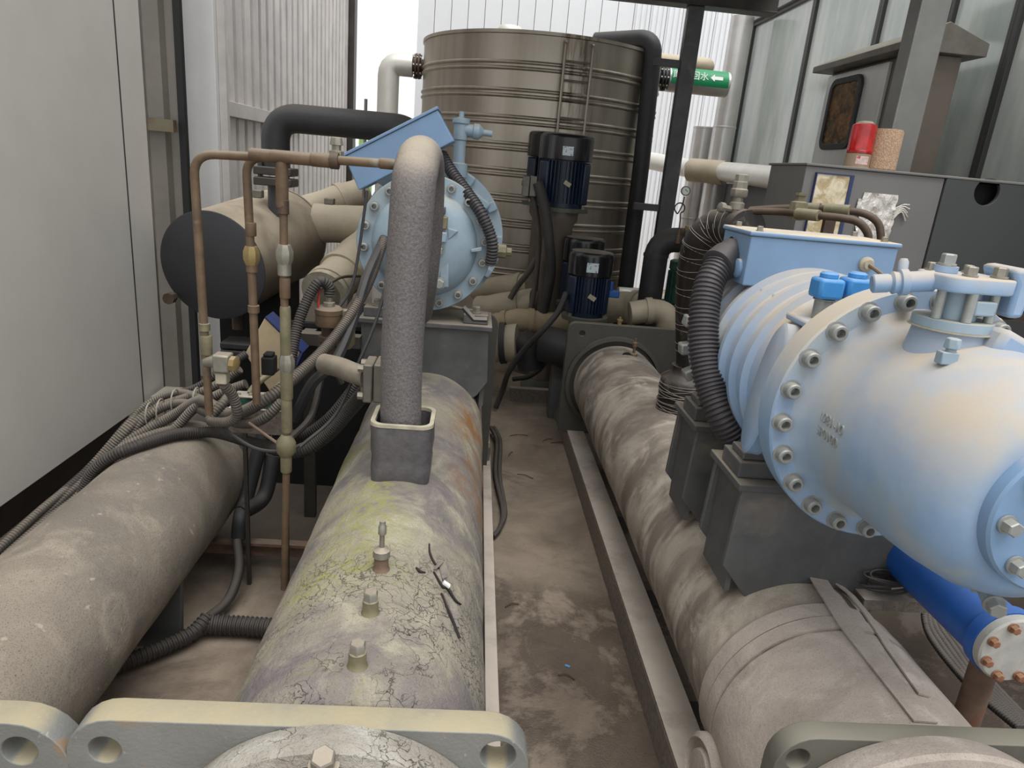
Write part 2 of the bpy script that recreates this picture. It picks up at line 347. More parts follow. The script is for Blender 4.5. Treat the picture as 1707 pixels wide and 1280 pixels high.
def m_tank():
    t = NT('tank_stainless')
    st = t.scale((1.2, 1.2, .06)); n = t.noise(9, 5, .6, st)
    c = t.mix(t.ramp(n, .35, .65), srgb(176, 167, 154), srgb(190, 182, 170))
    x, y, z = t.sep(t.co)[:3]
    s = t.math('MULTIPLY', t.ramp(t.noise(16, 6, .7, t.scale((1.6, 1.6, .1))), .42, .62), t.ramp(t.math('ABSOLUTE', t.math('SUBTRACT', x, .21)), .2, .1))
    s = t.math('MULTIPLY', s, t.ramp(y, .0, -.4)); s = t.math('MULTIPLY', s, t.ramp(z, 1.7, 2.3))
    c = t.mix(t.math('MULTIPLY', s, .75), c, srgb(84, 62, 40))
    return t.out(c, t.ramp(n, .3, .7, .34, .46), .8, t.bump(t.noise(5, 4, .6, t.scale((1, 1, .3))), .06, .02))
M['tank'] = m_tank()
def m_glass():
    t = NT('dusty_glass')
    n = t.noise(3, 5, .6, t.scale((1, 1, .25)))
    t.b.inputs['Alpha'].default_value = 1
    return t.out(t.mix(t.ramp(n, .35, .7), srgb(172, 182, 178), srgb(208, 212, 206)), t.ramp(n, .3, .7, .06, .22), .0, None, 1.0)
M['glass'] = m_glass()
def m_tan():
    t = NT('tan_speckle'); v = t.n('ShaderNodeTexVoronoi'); v.inputs['Scale'].default_value = 150; t.l(t.co, v.inputs['Vector'])
    c = t.mix(t.ramp(v.outputs['Distance'], .2, .6), srgb(206, 178, 152), srgb(178, 146, 120)); c = t.mix(t.ramp(t.noise(200, 2, .5), .6, .7, 0, .6), c, srgb(224, 198, 176))
    return t.out(c, .9, 0.0, t.bump(v.outputs['Distance'], .5, .004))
M['tanfoam'] = m_tan()
def m_red():
    t = NT('red_lens'); t.b.inputs['Coat Weight'].default_value = .6; t.b.inputs['Coat Roughness'].default_value = .12
    return t.out(t.mix(t.ramp(t.noise(30, 3, .5), .4, .6), srgb(170, 12, 16), srgb(196, 22, 22)), .3)
M['red'] = m_red()
M['beacon_base'] = mat('beacon_base', srgb(160, 140, 118), .5, 0, .06, 9)
M['sticker'] = mat('pink_white_sticker', srgb(222, 196, 190), .5, 0, .2, 60, bump=None, patches=((srgb(190, 70, 80), 50, .55, .62),))
M['plate_w'] = mat('white_nameplate', srgb(214, 226, 230), .4, 0, .1, 90, bump=None, patches=((srgb(70, 130, 160), 60, .58, .62),))
def m_amber():
    t = NT('amber_window'); n = t.noise(10, 6, .7); c = t.mix(t.ramp(n, .35, .65), srgb(58, 42, 32), srgb(150, 106, 66)); c = t.mix(t.ramp(t.noise(40, 3, .6), .6, .7, 0, .6), c, srgb(186, 150, 110)); return t.out(c, .15)
M['amber'] = m_amber()
def m_foil():
    t = NT('crumpled_foil'); n = t.noise(22, 4, .6, t.scale((1, 1, .5)), 1.2); return t.out(t.mix(t.ramp(n, .3, .7), srgb(220, 214, 204), srgb(244, 240, 234)), .35, .25, t.bump(n, .9, .02))
M['foil'] = m_foil()
def m_pocket():
    t = NT('yellowed_plastic'); n = t.noise(16, 4, .6, None, 1.0); return t.out(t.mix(t.ramp(n, .35, .65), srgb(186, 164, 122), srgb(236, 224, 196)), .2, .1, t.bump(n, .5, .01))
M['pocket'] = m_pocket()
M['navy'] = mat('navy_frame', srgb(44, 58, 104), .4, 0, .08, 9, bump=None)
M['beige'] = mat('dusty_beige', srgb(176, 158, 130), .8, 0, .12, 7, dust=srgb(186, 168, 138), da=.5)
M['twig'] = mat('dry_twig', srgb(84, 60, 44), .9, 0, .2, 20, bump=None)
M['leaf'] = mat('bright_green', srgb(150, 196, 120), .7, 0, .2, 9, bump=None)
M['wallgrey'] = mat('dark_grey_sill_panel', srgb(98, 98, 98), .6, 0, .06, 3)
M['tape_blue'] = mat('blue_scrap', srgb(90, 150, 200), .5, 0, .1, 9, bump=None)

# shared bolt meshes, axis +Z, base at z=0, unit = metre scaled by size argument
def hex_mesh(name, r, h, mt):
    b = MB(); b.lathe([(r * 1.25, 0), (r * 1.25, h * .18)], (0, 0, 0), (0, 0, 1), 16)
    b.lathe([(r, h * .18), (r, h * .9), (r * .86, h)], (0, 0, 0), (0, 0, 1), 6); m = b.mesh(name, smooth=25); m.materials.append(mt); return m
def sock_mesh(name, r, h, mt):
    b = MB(); b.lathe([(r * 1.3, -h * .1), (r * 1.3, h * .03), (r, h * .04), (r, h * .85), (r * .85, h), (r * .58, h), (r * .55, h * .05)], (0, 0, 0), (0, 0, 1), 14); m = b.mesh(name, smooth=30); m.materials.append(mt); return m
HEXB = hex_mesh('hex_bolt', .018, .03, M['bolt_blue']); HEX = hex_mesh('hex_bolt_grey', .018, .03, M['bolt']); HEXR = hex_mesh('hex_bolt_rust', .012, .018, M['bolt_rust'])
SOCK = sock_mesh('socket_screw', .0165, .022, M['bolt_blue'])
def bolt(mesh, parent, loc, d, sc=1.0, name='bolt'):
    o = link(name, mesh, None, parent, loc, aim(d)); o.scale = (sc,) * 3; return o

# ================================================================== SETTING
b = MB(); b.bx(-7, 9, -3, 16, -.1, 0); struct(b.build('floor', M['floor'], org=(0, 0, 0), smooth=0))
# --- cream insulated panel wall on the left: panels on a dark plinth
wl_ = sroot('wall_left', (-1.6, 2, 0))
seam = PX(225, 480, -1.6).y; edge = PX(262, 480, -1.6).y; zb = .36
for y0, y1 in ((-.6, .55), (.555, 1.95), (1.955, seam - .005), (seam + .005, edge)):
    b = MB(); b.bx(-1.68, -1.6, y0, y1, zb, 4.2); b.build('panel', M['panel'], wl_, smooth=0)
b = MB(); b.bx(-1.66, -1.5985, seam - .0045, seam + .0045, zb + .002, 4.19); b.build('seam_sealant', M['tear'], wl_, smooth=0)
b = MB(); b.bx(-1.72, -1.682, -.6, edge - .01, zb + .002, 4.2); b.build('backing', M['black'], wl_, smooth=0)
b = MB(); b.bx(-1.95, -1.78, -.6, edge - .03, 0, zb - .002); b.build('plinth', M['steel_dark'], wl_, smooth=0)
b = MB(); b.bx(-1.72, -1.605, edge + .002, edge + .03, zb, 4.2); b.build('edge_trim', M['steel'], wl_, smooth=0)
def corrugated(name, mt, p0, p1, z0, z1, pitch, depth, parent, nrm, up=.3):
    p0, p1 = V(p0), V(p1); L = (p1 - p0).length; d = (p1 - p0) / L; n = V(nrm); pr = []; s = 0.0
    while s < L:
        for a, h in ((0, 0), (up, 0), (up + .12, 1), (.88, 1)):
            if s + a * pitch <= L: pr.append((s + a * pitch, h))
        s += pitch
    pr.append((L, 0)); b = MB(); vs = []; fs = []
    for s, h in pr:
        q = p0 + d * s + n * (h * depth)
        for off in (0, -.004):
            vs += [V((q.x, q.y, z0)) + n * off, V((q.x, q.y, z1)) + n * off]
    for i in range(len(pr) - 1):
        a = i * 4; c = a + 4
        fs += [(a, c, c + 1, a + 1), (a + 2, a + 3, c + 3, c + 2), (a + 1, c + 1, c + 3, a + 3), (a, a + 2, c + 2, c)]
    b.add(vs, fs); return b.build(name, mt, parent, smooth=0)
# --- grey corrugated return behind the panel, with rusty girt
wr = sroot('wall_return', (-2, 4.5, 0))
xr = P(305, 300, 4.6).x
corrugated('sheet', M['galv_dark'], (-2.9, 4.6, 0), (xr + .0, 4.6, 0), 0, 4.4, .2, .03, wr, (0, -1, 0))
b = MB(); b.bx(-2.9, xr + .0, 4.5, 4.55, P(280, 208, 4.5).z - .04, P(280, 208, 4.5).z + .03); b.build('girt', M['copper'], wr, smooth=0)
b = MB(); b.bx(xr + .001, xr + .04, 4.575, 4.62, 0, 4.4); b.build('gap_shade_strip', M['black'], wr, smooth=0)  # black strip painted in as the shaded gap beside the column
# --- smooth white column and angle trim
x0, x1 = P(316, 160, 5.0).x, P(365, 160, 5.0).x
tc = sroot('trim_1', (x0, 5, 0))
b = MB(); b.bx(x0 - .09, x1, 4.95, 5.05, 0, 4.6); b.build('cover_sheet', M['panel_white'], tc, smooth=0, bevel=.004)
b = MB(); b.bx(x1 + .001, x1 + .05, 5.0, 5.05, 0, 4.6); b.build('corner_angle', M['galv'], tc, smooth=0, bevel=.003)
# --- ribbed silver wall running back
XR = -1.93
wb = sroot('wall_left_rear', (XR, 7, 0))
pitch = .2
y = 5.08
while y < 9.85:
    y1 = min(y + 1.0, 9.9); corrugated('sheet', M['galv'], (XR, y, 0), (XR, y1, 0), 0, 5.2, .2, .14, wb, (1, 0, 0), .1); y = y1
zg = PX(420, 190, XR + .16).z
b = MB(); b.bx(XR + .142, XR + .19, 5.1, 7.3, zg - .05, zg + .05); b.build('girt', M['galv'], wb, smooth=0, bevel=.004)
b = MB(); b.bx(XR - .02, XR + .21, 9.91, 10.1, 0, 5.4); b.build('end_post', M['steel_dark'], wb, smooth=0)
# --- white back wall of narrow vertical boards
YB = 10.9
wk = sroot('wall_back', (1, YB, 0))
xl = P(695, 60, YB).x; xx = xl; bw = .235; k = 0
while xx < 4.2:
    b = MB(); b.bx(xx + .004, xx + bw - .004, YB, YB + .05, 0, 5.6)
    if xx > 1.9:
        for q in range(3): b.bx(xx + .03 + q * .075, xx + .055 + q * .075, YB - .02, YB, 0, 5.6)
    b.build('board', M['white_sheet'], wk, smooth=0, bevel=.003); xx += bw
b = MB(); b.bx(xl, 4.2, YB + .051, YB + .1, 0, 5.6); b.build('backing', M['galv'], wk, smooth=0)
# --- pale green picket fence seen through the gap
fe = thing('picket_fence', 'pale green fence far off in the bright gap behind blue box', 'fence', (-1.8, 13, 0))
for i in range(16):
    b = MB(); b.bx(-3.2 + i * .15, -3.11 + i * .15, 13, 13.03, 0, 1.95); b.build('picket', M['leaf'], fe, smooth=0)
b = MB(); b.bx(-3.2, -.8, 13.03, 13.06, 1.2, 1.3); b.build('fence_rail', M['leaf'], fe, smooth=0)
# --- window wall on the right
XW = 3.0
zs = 1.72; zh = PX(1310, 22, XW).z
ww = sroot('wall_right', (XW, 6, 0))
b = MB(); b.bx(XW, XW + .12, 1.5, 8.6, 0, zs - .03); b.build('sill_panel', M['wallgrey'], ww, smooth=0)
b = MB(); b.bx(XW - .06, XW + .14, 1.5, 8.6, zh + .06, zh + .3); b.build('header', M['alu'], ww, smooth=0, bevel=.004)
b = MB(); b.bx(XW - .03, XW + .12, 1.5, 8.6, zs - .03, zs + .03); b.build('sill', M['alu'], ww, smooth=0, bevel=.004)
b = MB(); b.bx(XW - .05, XW + .14, 8.62, 8.8, 0, zh + .3); b.build('corner_post', M['alu'], ww, smooth=0, bevel=.004)
ys = [8.6, 7.25, PX(1442, 150, XW).y, 4.9, PX(1665, 150, XW).y, 3.2, 1.6]
ys[1] = PX(1333, 150, XW).y
for i in range(len(ys) - 1):
    ya, yb = ys[i + 1], ys[i]
    wn = sroot('window_%d' % (i + 1), (XW, (ya + yb) / 2, zs))
    b = MB(); f_ = .035
    b.bx(XW - .02, XW + .05, ya, ya + f_, zs + .032, zh + .058); b.build('mullion', M['alu_d'], wn, smooth=0, bevel=.003)
    b = MB(); b.bx(XW - .02, XW + .05, yb - f_, yb - .002, zs + .032, zh + .058); b.build('mullion', M['alu_d'], wn, smooth=0, bevel=.003)
    b = MB(); b.bx(XW - .02, XW + .05, ya + f_ + .001, yb - f_ - .001, zs + .032, zs + .07); b.build('bottom_rail', M['alu_d'], wn, smooth=0, bevel=.003)
    b = MB(); b.bx(XW - .02, XW + .05, ya + f_ + .001, yb - f_ - .001, zh + .02, zh + .058); b.build('top_rail', M['alu_d'], wn, smooth=0, bevel=.003)
    b = MB(); b.bx(XW + .01, XW + .02, ya + f_ + .001, yb - f_ - .001, zs + .071, zh + .019); b.build('pane', M['glass'], wn, smooth=0)
# --- steel column standing before the stainless box
c0 = P(1493, 140, 4.0).x; c1 = P(1541, 140, 4.0).x
b = MB(); b.bx(c0, c1, 3.93, 4.05, 0, 3.8); co = struct(b.build('trim_2', M['alu'], smooth=0, bevel=.006))
# --- roof beam
zbm = P(1200, 13, 5.9).z; xbe = P(1292, 18, 5.9).x
b = MB(); b.bx(-3, xbe, 5.85, 5.97, zbm, zbm + .16); b.bx(-3, xbe, 5.83, 5.99, zbm - .012, zbm); struct(b.build('trim_3', M['steel_dark'], smooth=0, bevel=.003))
b = MB(); b.bx(-.75, xbe - .05, 2.75, 5.99, zbm + .165, zbm + .2); rf_ = struct(b.build('shade_roof', M['galv_dark'], smooth=0))  # unseen cover, added to dim the rear and cut short to light the drum
# --- steel post with struts by the tank
pa = P(1172, 10, 5.9); pb = P(1117, 365, 5.9); px_ = P(1141, 140, 5.9).x
sp = thing('steel_post', 'dark square steel post with two struts right of the big tank', 'post', (px_, 5.9, 0))
b = MB(); b.bx(px_ - .062, px_ + .062, 5.86, 5.94, 0, zbm - .013); b.build('post', M['ped'], sp, smooth=0, bevel=.006)
for (a, c) in (((1085, 106), (1160, 116)), ((1052, 342), (1128, 344))):
    qa = P(a[0], a[1], 6.0); b = MB(); b.bx(qa.x, px_ - .0625, 5.88, 5.93, qa.z - .028, qa.z + .028); b.build('strut', M['ped'], sp, smooth=0, bevel=.003)

# ================================================================== VESSELS
def shell(x, z, r, y0, y1, seams, seed, amp=.0025, ny=260, na=128, rf=None, wob=18):
    b = MB(); rs = []
    for i in range(ny + 1):
        y = y0 + (y1 - y0) * i / ny; rr = rf(y) if rf else r
        for s, dep in seams:
            d = abs(y - s)
            if d < .012: rr -= dep * (1 - d / .012)
        ring = []
        for k in range(na):
            a = 2 * math.pi * k / na; q = V((math.cos(a) * r, y, math.sin(a) * r))
            n1 = noise.noise(q * 6 + V((seed, 0, 0))) * amp + noise.noise(q * wob + V((0, seed, 0))) * amp * .5
            ring.append(V((x + (rr + n1) * math.cos(a), y, z + (rr + n1) * math.sin(a))))
        rs.append(ring)
    b.rings(rs); return b
def plate(name, mt, parent, x0, x1, z0, z1, rad, y0, y1, holes, bevel=.004):
    ol = [rrect(x0, x1, z0, z1, rad)] + [circ(hx, hz, hr) for hx, hz, hr in holes]
    cx, cz = (x0 + x1) / 2, z0
    ol = [[(p[0] - cx, p[1] - cz) for p in o] for o in ol]
    m = curve_mesh(name, ol, y1 - y0, bevel * .5); return link(name, m, mt, parent, (cx, (y0 + y1) / 2, cz), FACE)
# --- vessel B: cracked mossy evaporator in the middle
BX, BZ, BR = -.172, .481, .265
vb = thing('insulated_vessel', 'long cracked mossy insulated cylinder in the middle with bolts on its crown', 'vessel', (BX, 1.0, 0))
shell(BX, BZ, BR, 1.0, 4.05, [(1.615, .006), (2.62, .004), (3.4, .004)], 3.1, .0045, rf=lambda y: BR - .026 * max(0, min(1, (1.07 - y) / .07)) ** 2).build('shell', M['insB'], vb, org=(BX, 1.0, BZ), smooth=60)
tl = P(112, 1235, .95); tr = P(884, 1235, .95); zt = .728
h1 = P(177, 1246, .95); h2 = P(830, 1256, .95)
plate('end_plate', M['plate'], vb, tl.x, tr.x, .12, zt, .075, .945, .997, [(h1.x, h1.z, .029), (h2.x, h2.z, .033)])
plate('support_plate', M['plate_f'], vb, -.58, P(825, 600, 3.45).x, .02, P(812, 521, 3.45).z, .07, 3.44, 3.47, [])
b = MB(); b.lathe([(.299, .944), (.303, .93), (.31, .888), (.306, .876), (.284, .872), (.28, .89), (.2, .895)], (BX, 0, .44), (0, 1, 0), 96); b.build('head_collar', M['insB2'], vb, org=(BX, .9, BZ))
b = MB(); b.lathe([(.279, .89), (.279, .868), (.26, .858), (.14, .85)], (BX, 0, .44), (0, 1, 0), 96); b.build('head_cover', M['insdark'], vb, org=(BX, .9, BZ))
q = P(540, 1278, .87); bolt(HEX, vb, q, (0, -.3, 1), 1.1, 'head_bolt')
# crown fittings
for (px, py, Y, kind) in ((635, 945, 1.405, 1), (617, 1022, 1.24, 0), (596, 1112, 1.08, 0)):
    c = V((-.163, Y, BZ + BR - .004)); d = V((0, 0, 1))
    b = MB(); b.lathe([(.021, 0), (.0185, .006), (.0165, .012), (.0165, .034), (.014, .036)], c, d, 18); o = b.build('crown_plug', M['copper_g'] if not kind else M['rust_pipe'], vb)
    if kind:
        b = MB(); b.lathe([(.02, .036), (.02, .052), (.012, .056), (.006, .06), (.006, .092), (.0095, .094), (.0095, .112), (.007, .116), (.007, .126)], c, d, 10); b.build('valve_stem', M['bolt'], o)
    else:
        b = MB(); b.lathe([(.0155, .034), (.0155, .05), (.013, .054)], c, d, 6); b.build('plug_head', M['bolt'], o)
# torn flaps of insulation on the right of the crown
def on(vx, vz, r, ang, y, dr=0.0): return V((vx + (r + dr) * math.sin(ang), y, vz + (r + dr) * math.cos(ang)))
def flap(pts, lift, mt, name='torn_flap', th=.004):
    b = MB(); n = len(pts); rs = []
    for i, (a, y, w_) in enumerate(pts):
        t = math.sin(math.pi * i / (n - 1)) if n > 1 else 1
        p0 = on(BX, BZ, BR, a, y, -.003); p1 = on(BX, BZ, BR, a + w_, y, .002 + lift * t); e = on(BX, BZ, BR, a + w_, y, .002 + lift * t + th); f0 = on(BX, BZ, BR, a, y, .002)
        rs.append([p0, p1, e, f0])
    b.rings(rs); return b.build(name, mt, vb)
def slit(pts, w_, name='open_tear', vx=None):
    b = MB(); rs = []; n = len(pts) * 5; sp_ = spline([V((a, y, 0)) for a, y in pts], 5)
    for i, q in enumerate(sp_):
        t = i / (len(sp_) - 1); ww = w_ * math.sin(math.pi * min(.97, max(.03, t))) * (1 + .5 * noise.noise(V((i * .9, 3, 1))))
        rs.append([on(BX, BZ, BR, q.x, q.y - ww, .0035), on(BX, BZ, BR, q.x + .01, q.y + ww, .0035), on(BX, BZ, BR, q.x, q.y, -.006)])
    b.rings(rs); return b.build(name, M['tear'], vb)
slit([(.5, 1.45), (.6, 1.415), (.66, 1.42), (.76, 1.40), (.84, 1.405)], .005)
slit([(.6, 1.385), (.68, 1.345), (.76, 1.315), (.84, 1.285)], .0025); slit([(.42, 1.56), (.44, 1.52), (.49, 1.49), (.55, 1.475)], .0035); slit([(.33, 1.435), (.37, 1.425), (.42, 1.43)], .004)
#slit([(-.6, 1.05), (-.5, 1.07), (-.42, 1.05), (-.33, 1.08), (-.2, 1.07)], .0022); slit([(-.75, 1.12), (-.62, 1.10), (-.55, 1.13), (-.42, 1.12)], .002); slit([(.1, 1.04), (.2, 1.07), (.3, 1.05), (.45, 1.09), (.6, 1.08)], .0022)
for pts, l in ((((.5, 1.46, .02), (.53, 1.5, .05), (.57, 1.47, .05), (.62, 1.43, .01)), .01), (((.62, 1.39, .02), (.7, 1.36, .05), (.8, 1.31, .02)), .008)):
    flap(pts, l, M['insB'])
b = MB(); b.box(on(BX, BZ, BR, .64, 1.425, .005), (.018, .012, .007), Matrix.Rotation(.6, 3, 'Y')); b.build('exposed_foam', M['white_text'], vb)
# pedestal under the far compressor (welded to vessel B)
pY = 2.98
pl, pr_ = P(602, 545, pY).x, P(815, 545, pY).x; pt = .955
b = MB()
prof = [(pl, pt), (pr_, pt), (pr_ + .012, .72), (pr_ - .03, .655), (BX + .16, .6), (BX - .2, .6), (pl, .66)]
b.prism([V((x, pY, z)) for x, z in prof], (0, .02, 0)); b.build('pedestal_front', M['ped'], vb, smooth=0, bevel=.003)
b = MB(); b.bx(pl, pl + .02, pY + .021, pY + .3, .6, pt); b.build('pedestal_side', M['ped'], vb, smooth=0)
b = MB(); b.bx(pr_ - .02, pr_, pY + .021, pY + .3, .6, pt); b.build('pedestal_side', M['ped'], vb, smooth=0)
b = MB(); b.bx(pl - .01, pr_ + .015, pY - .015, pY + .32, pt + .001, pt + .022); b.build('cap_plate', M['ped'], vb, smooth=0, bevel=.003)
for sx in (pl + .06, pr_ - .06):
    b = MB(); b.bx(sx - .055, sx + .055, pY + .02, pY + .12, pt + .023, pt + .065); o = b.build('foot_block', M['ped'], vb, smooth=0, bevel=.004); bolt(HEX, o, (sx, pY + .06, pt + .066), (0, 0, 1))
b = MB(); b.path([P(772, 512, 2.93), P(790, 532, 2.93), P(812, 533, 2.93)], .012, 4); b.build('brace_bar', M['ped'], vb)

# --- vessel A: speckled condenser at left
AX, AZ, AR = -1.08, .36, .222
va = thing('insulated_vessel', 'grey speckled insulated cylinder at lower left beside the cream wall', 'vessel', (AX, 1.0, 0))
b = shell(AX, AZ, AR, .98, 2.62, [], 9.7, .003, 120, 96)
dome = [[V((AX + AR * math.cos(e) * math.cos(2 * math.pi * k / 64), 2.618 + .17 * math.sin(e), AZ + AR * math.cos(e) * math.sin(2 * math.pi * k / 64))) for k in range(64)] for e in [math.radians(d_) for d_ in (0, 15, 30, 45, 60, 75, 88)]]
b.rings(dome); b.build('shell', M['insA'], va, org=(AX, 1.0, AZ), smooth=60)
ar = P(121, 1235, .96); hA = P(42, 1240, .96)
plate('end_plate', M['plate'], va, -1.55, ar.x, .1, .714, .09, .945, .997, [(hA.x, hA.z, .031), (-1.47, hA.z, .031)])
b = MB(); b.prism([V((x, 2.02, z)) for x, z in ((-1.3, 0), (-.9, 0), (-.885, .26), (-.95, .34), (-1.2, .34), (-1.28, .26))], (0, .025, 0)); b.build('saddle_foot', M['cab_d'], va, smooth=0, bevel=.003)

# --- vessel D: right evaporator
DX, DZ, DR = .9, .452, .25
vd = thing('insulated_vessel', 'long dusty beige insulated cylinder at right below the pale blue compressor', 'vessel', (DX, 1.0, 0))
rf = lambda y: DR + (.010 if y < 1.4 else .010 * max(0, 1 - (y - 1.4) / .012)) + .018 * max(0, min(1, (1.12 - y) / .1)) * 0
shell(DX, DZ, DR, 1.0, 3.94, [(1.92, .005), (2.5, .006), (3.1, .003)], 5.2, .003, rf=rf).build('shell', M['insD'], vd, org=(DX, 1.0, DZ), smooth=60)
def band(name, y0, y1, r, a0, a1, mt, th=.004, skew=0.0, n=40):
    b = MB(); rs = []
    for i in range(n + 1):
        a = a0 + (a1 - a0) * i / n; s = skew * (i / n)
        rs.append([on(DX, DZ, r, a, y0 + s), on(DX, DZ, r + th, a, y0 + s), on(DX, DZ, r + th, a, y1 + s), on(DX, DZ, r, a, y1 + s)])
    b.rings(rs); return b.build(name, mt, vd, org=(DX, 1.0, DZ))
band('insulation_sheet', 1.0, 1.292, DR + .009, -1.9, 1.7, M['insD2'], .005)
band('tape_wrap', 1.297, 1.338, DR + .0095, -1.9, 1.7, M['insD2'], .006, .012)
band('tape_wrap', 1.343, 1.39, DR + .0095, -1.9, 1.7, M['insD2'], .004, .012)
def strip(pts, w_, mt, name='tape_strip', dr=.016, th=.004):
    b = MB(); rs = []
    for a, y in pts: rs.append([on(DX, DZ, DR, a - w_, y, dr), on(DX, DZ, DR, a - w_, y, dr + th), on(DX, DZ, DR, a + w_, y, dr + th), on(DX, DZ, DR, a + w_, y, dr)])
    b.rings(rs); return b.build(name, mt, vd, org=(DX, 1.0, DZ))
strip([(.15, 1.53), (.12, 1.47), (.09, 1.4), (.05, 1.31), (.05, 1.2), (.05, 1.1), (.05, 1.02)], .09, M['insD2'])
strip([(.33, 1.52), (.42, 1.47), (.4, 1.38), (.36, 1.32), (.3, 1.24), (.24, 1.1)], .05, M['insD2'])
dl = P(1272, 1235, .99); hD = P(1322, 1250, .975)
plate('end_plate', M['plate_d'], vd, dl.x + .012, dl.x + .72, .1, .732, .07, .955, .997, [(hD.x, hD.z, .024), (dl.x + .66, hD.z, .024)])
b = MB(); b.lathe([(.3, .954), (.306, .94), (.322, .895), (.318, .884), (.3, .88), (.296, .9), (.2, .905)], (.885, 0, .45), (0, 1, 0), 96); b.build('head_collar', M['insD2'], vd, org=(.853, .9, .485))
b = MB(); b.lathe([(.295, .9), (.295, .872), (.275, .862), (.25, .866), (.244, .88), (.1, .875)], (.885, 0, .45), (0, 1, 0), 96); b.build('head_cover', M['insdark'], vd, org=(.853, .9, .485))
f0 = P(948, 545, 4.0)
plate('end_plate', M['plate_f'], vd, f0.x, f0.x + .72, .12, f0.z + .03, .045, 3.99, 4.04, [(P(970, 555, 4.0).x, P(970, 555, 4.0).z, .02)])
b = MB(); b.lathe([(.295, 3.99), (.295, 3.965), (.272, 3.962), (.268, 3.985)], (DX, 0, DZ), (0, 1, 0), 72, cap=False); b.build('seal_ring', M['plate_f'], vd)
c = P(1067, 585, 3.75); c.z = DZ + DR - .004; c.x = .94
b = MB(); b.lathe([(.022, 0), (.022, .012), (.008, .016), (.008, .05), (.014, .052), (.014, .075), (.006, .08), (.006, .1)], c, (0, 0, 1), 10); b.build('crown_valve', M['copper'], vd)
b = MB(); rs = []
for i in range(13):
    t = i / 12; a = -.1 + .3 * t; y = 3.74 + .03 * t + .01 * math.sin(t * 5); w2 = .02 * math.sin(math.pi * t) + .001
    rs.append([on(DX, DZ, DR, a, y - w2, .005), on(DX, DZ, DR, a, y + w2, .005), on(DX, DZ, DR, a, y, -.005)])
b.rings(rs); b.build('open_tear', M['black'], vd)
# insulated nozzle low on the aisle side
nz = V((.655, 1.27, .335))
b = MB(); b.lathe([(.075, .1), (.078, 0), (.078, -.035), (.066, -.045), (.06, -.03), (.045, -.03), (.04, -.045), (.01, -.046)], nz, (1, .1, -.1), 40); b.build('side_nozzle', M['insD2'], vd)
# two compressor pedestals on vessel D
def pedestal(Y, bolt_px, tag_):
    xl, xr2 = .69, 1.12; zt_ = .95 if tag_ else .96
    b = MB(); b.prism([V((x, Y, z)) for x, z in ((xl, zt_), (xr2, zt_), (xr2 + .02, .64), (1.0, .6), (.8, .6), (xl + .07, .645), (xl - .01, .74))], (0, .016, 0)); o = b.build('pedestal_front', M['ped'], vd, smooth=0, bevel=.003)
    b = MB(); b.prism([V((xl + .012, yy, z)) for yy, z in ((Y + .017, zt_), (Y + .19, zt_), (Y + .19, .66), (Y + .017, .66))], (.014, 0, 0)); b.build('pedestal_side', M['ped'], vd, smooth=0)
    b = MB(); b.prism([V((x, Y + .19, z)) for x, z in ((xl, zt_), (xr2, zt_), (xr2 + .02, .64), (1.0, .6), (.8, .6), (xl + .07, .645), (xl - .01, .74))], (0, .016, 0)); b.build('pedestal_back', M['ped'], vd, smooth=0, bevel=.003)
    b = MB(); b.bx(xl - .012, xr2 + .01, Y - .008, Y + .215, zt_ + .001, zt_ + .02); b.build('cap_plate', M['ped'], vd, smooth=0, bevel=.003)
    b = MB(); b.bx(xl - .005, xl + .2, Y + .03, Y + .15, zt_ + .021, zt_ + .062); o = b.build('foot_block', M['ped'], vd, smooth=0, bevel=.004)
    b = MB(); b.bx(xl + .005, xl + .085, Y + .045, Y + .125, zt_ + .063, zt_ + .082); o = b.build('shim_block', M['ped'], vd, smooth=0, bevel=.004)
    bolt(HEXR, o, (xl + .045, Y + .085, zt_ + .083), (0, 0, 1), 1.7)
    b = MB(); b.bx(xr2 - .19, xr2, Y + .03, Y + .15, zt_ + .021, zt_ + .08); b.build('foot_block', M['ped'], vd, smooth=0, bevel=.004)
pedestal(1.5, None, True); pedestal(1.87, None, False)

# ================================================================== BASE FRAMES
fr = thing('base_frame', 'dusty steel base rail along the right side of the wet aisle', 'frame', (.7, 2.6, 0))
b = MB(); b.bx(.652, .758, .9, 4.3, .118, .13); b.bx(.652, .664, .9, 4.3, 0, .1179); b.build('rail', M['rail'], fr, smooth=0, bevel=.002)
for yy in (1.75, 2.35, 2.95, 3.5): b = MB(); b.bx(.7, 1.2, yy, yy + .06, .03, .1); b.build('cross_member', M['steel_dark'], fr, smooth=0)
b = MB(); b.bx(.66, .72, 4.02, 4.14, .131, .26); b.build('rail_clamp', M['steel_dark'], fr, smooth=0, bevel=.01)
b = MB(); b.bx(.64, .77, 4.301, 4.32, 0, .13); b.build('end_cap', M['rail'], fr, smooth=0)
fl = thing('base_frame', 'narrow steel base rail along the left side of the aisle', 'frame', (.15, 2.6, 0))
b = MB(); b.bx(.128, .17, .9, 4.28, .096, .106); b.bx(.13, .138, .9, 4.28, 0, .0959); b.build('rail', M['rail'], fl, smooth=0, bevel=.002)
b = MB(); b.bx(.14, .165, 3.5, 3.56, .107, .19); b.build('rail_lug', M['steel'], fl, smooth=0, bevel=.008)
ca = PZ(345, 898, .16); cb = PZ(507, 903, .16)
b = MB(); b.bx(-1.0, -.47, ca.y - .02, ca.y + .02, .15, .162); b.bx(-1.0, -.47, ca.y + .012, ca.y + .02, .09, .149); b.build('cross_angle', M['rust_pipe'], fl, smooth=0)
b = MB(); b.bx(-.5, -.44, ca.y - .03, ca.y + .04, .163, .2); b.build('end_block', M['rust_pipe'], fl, smooth=0, bevel=.004)
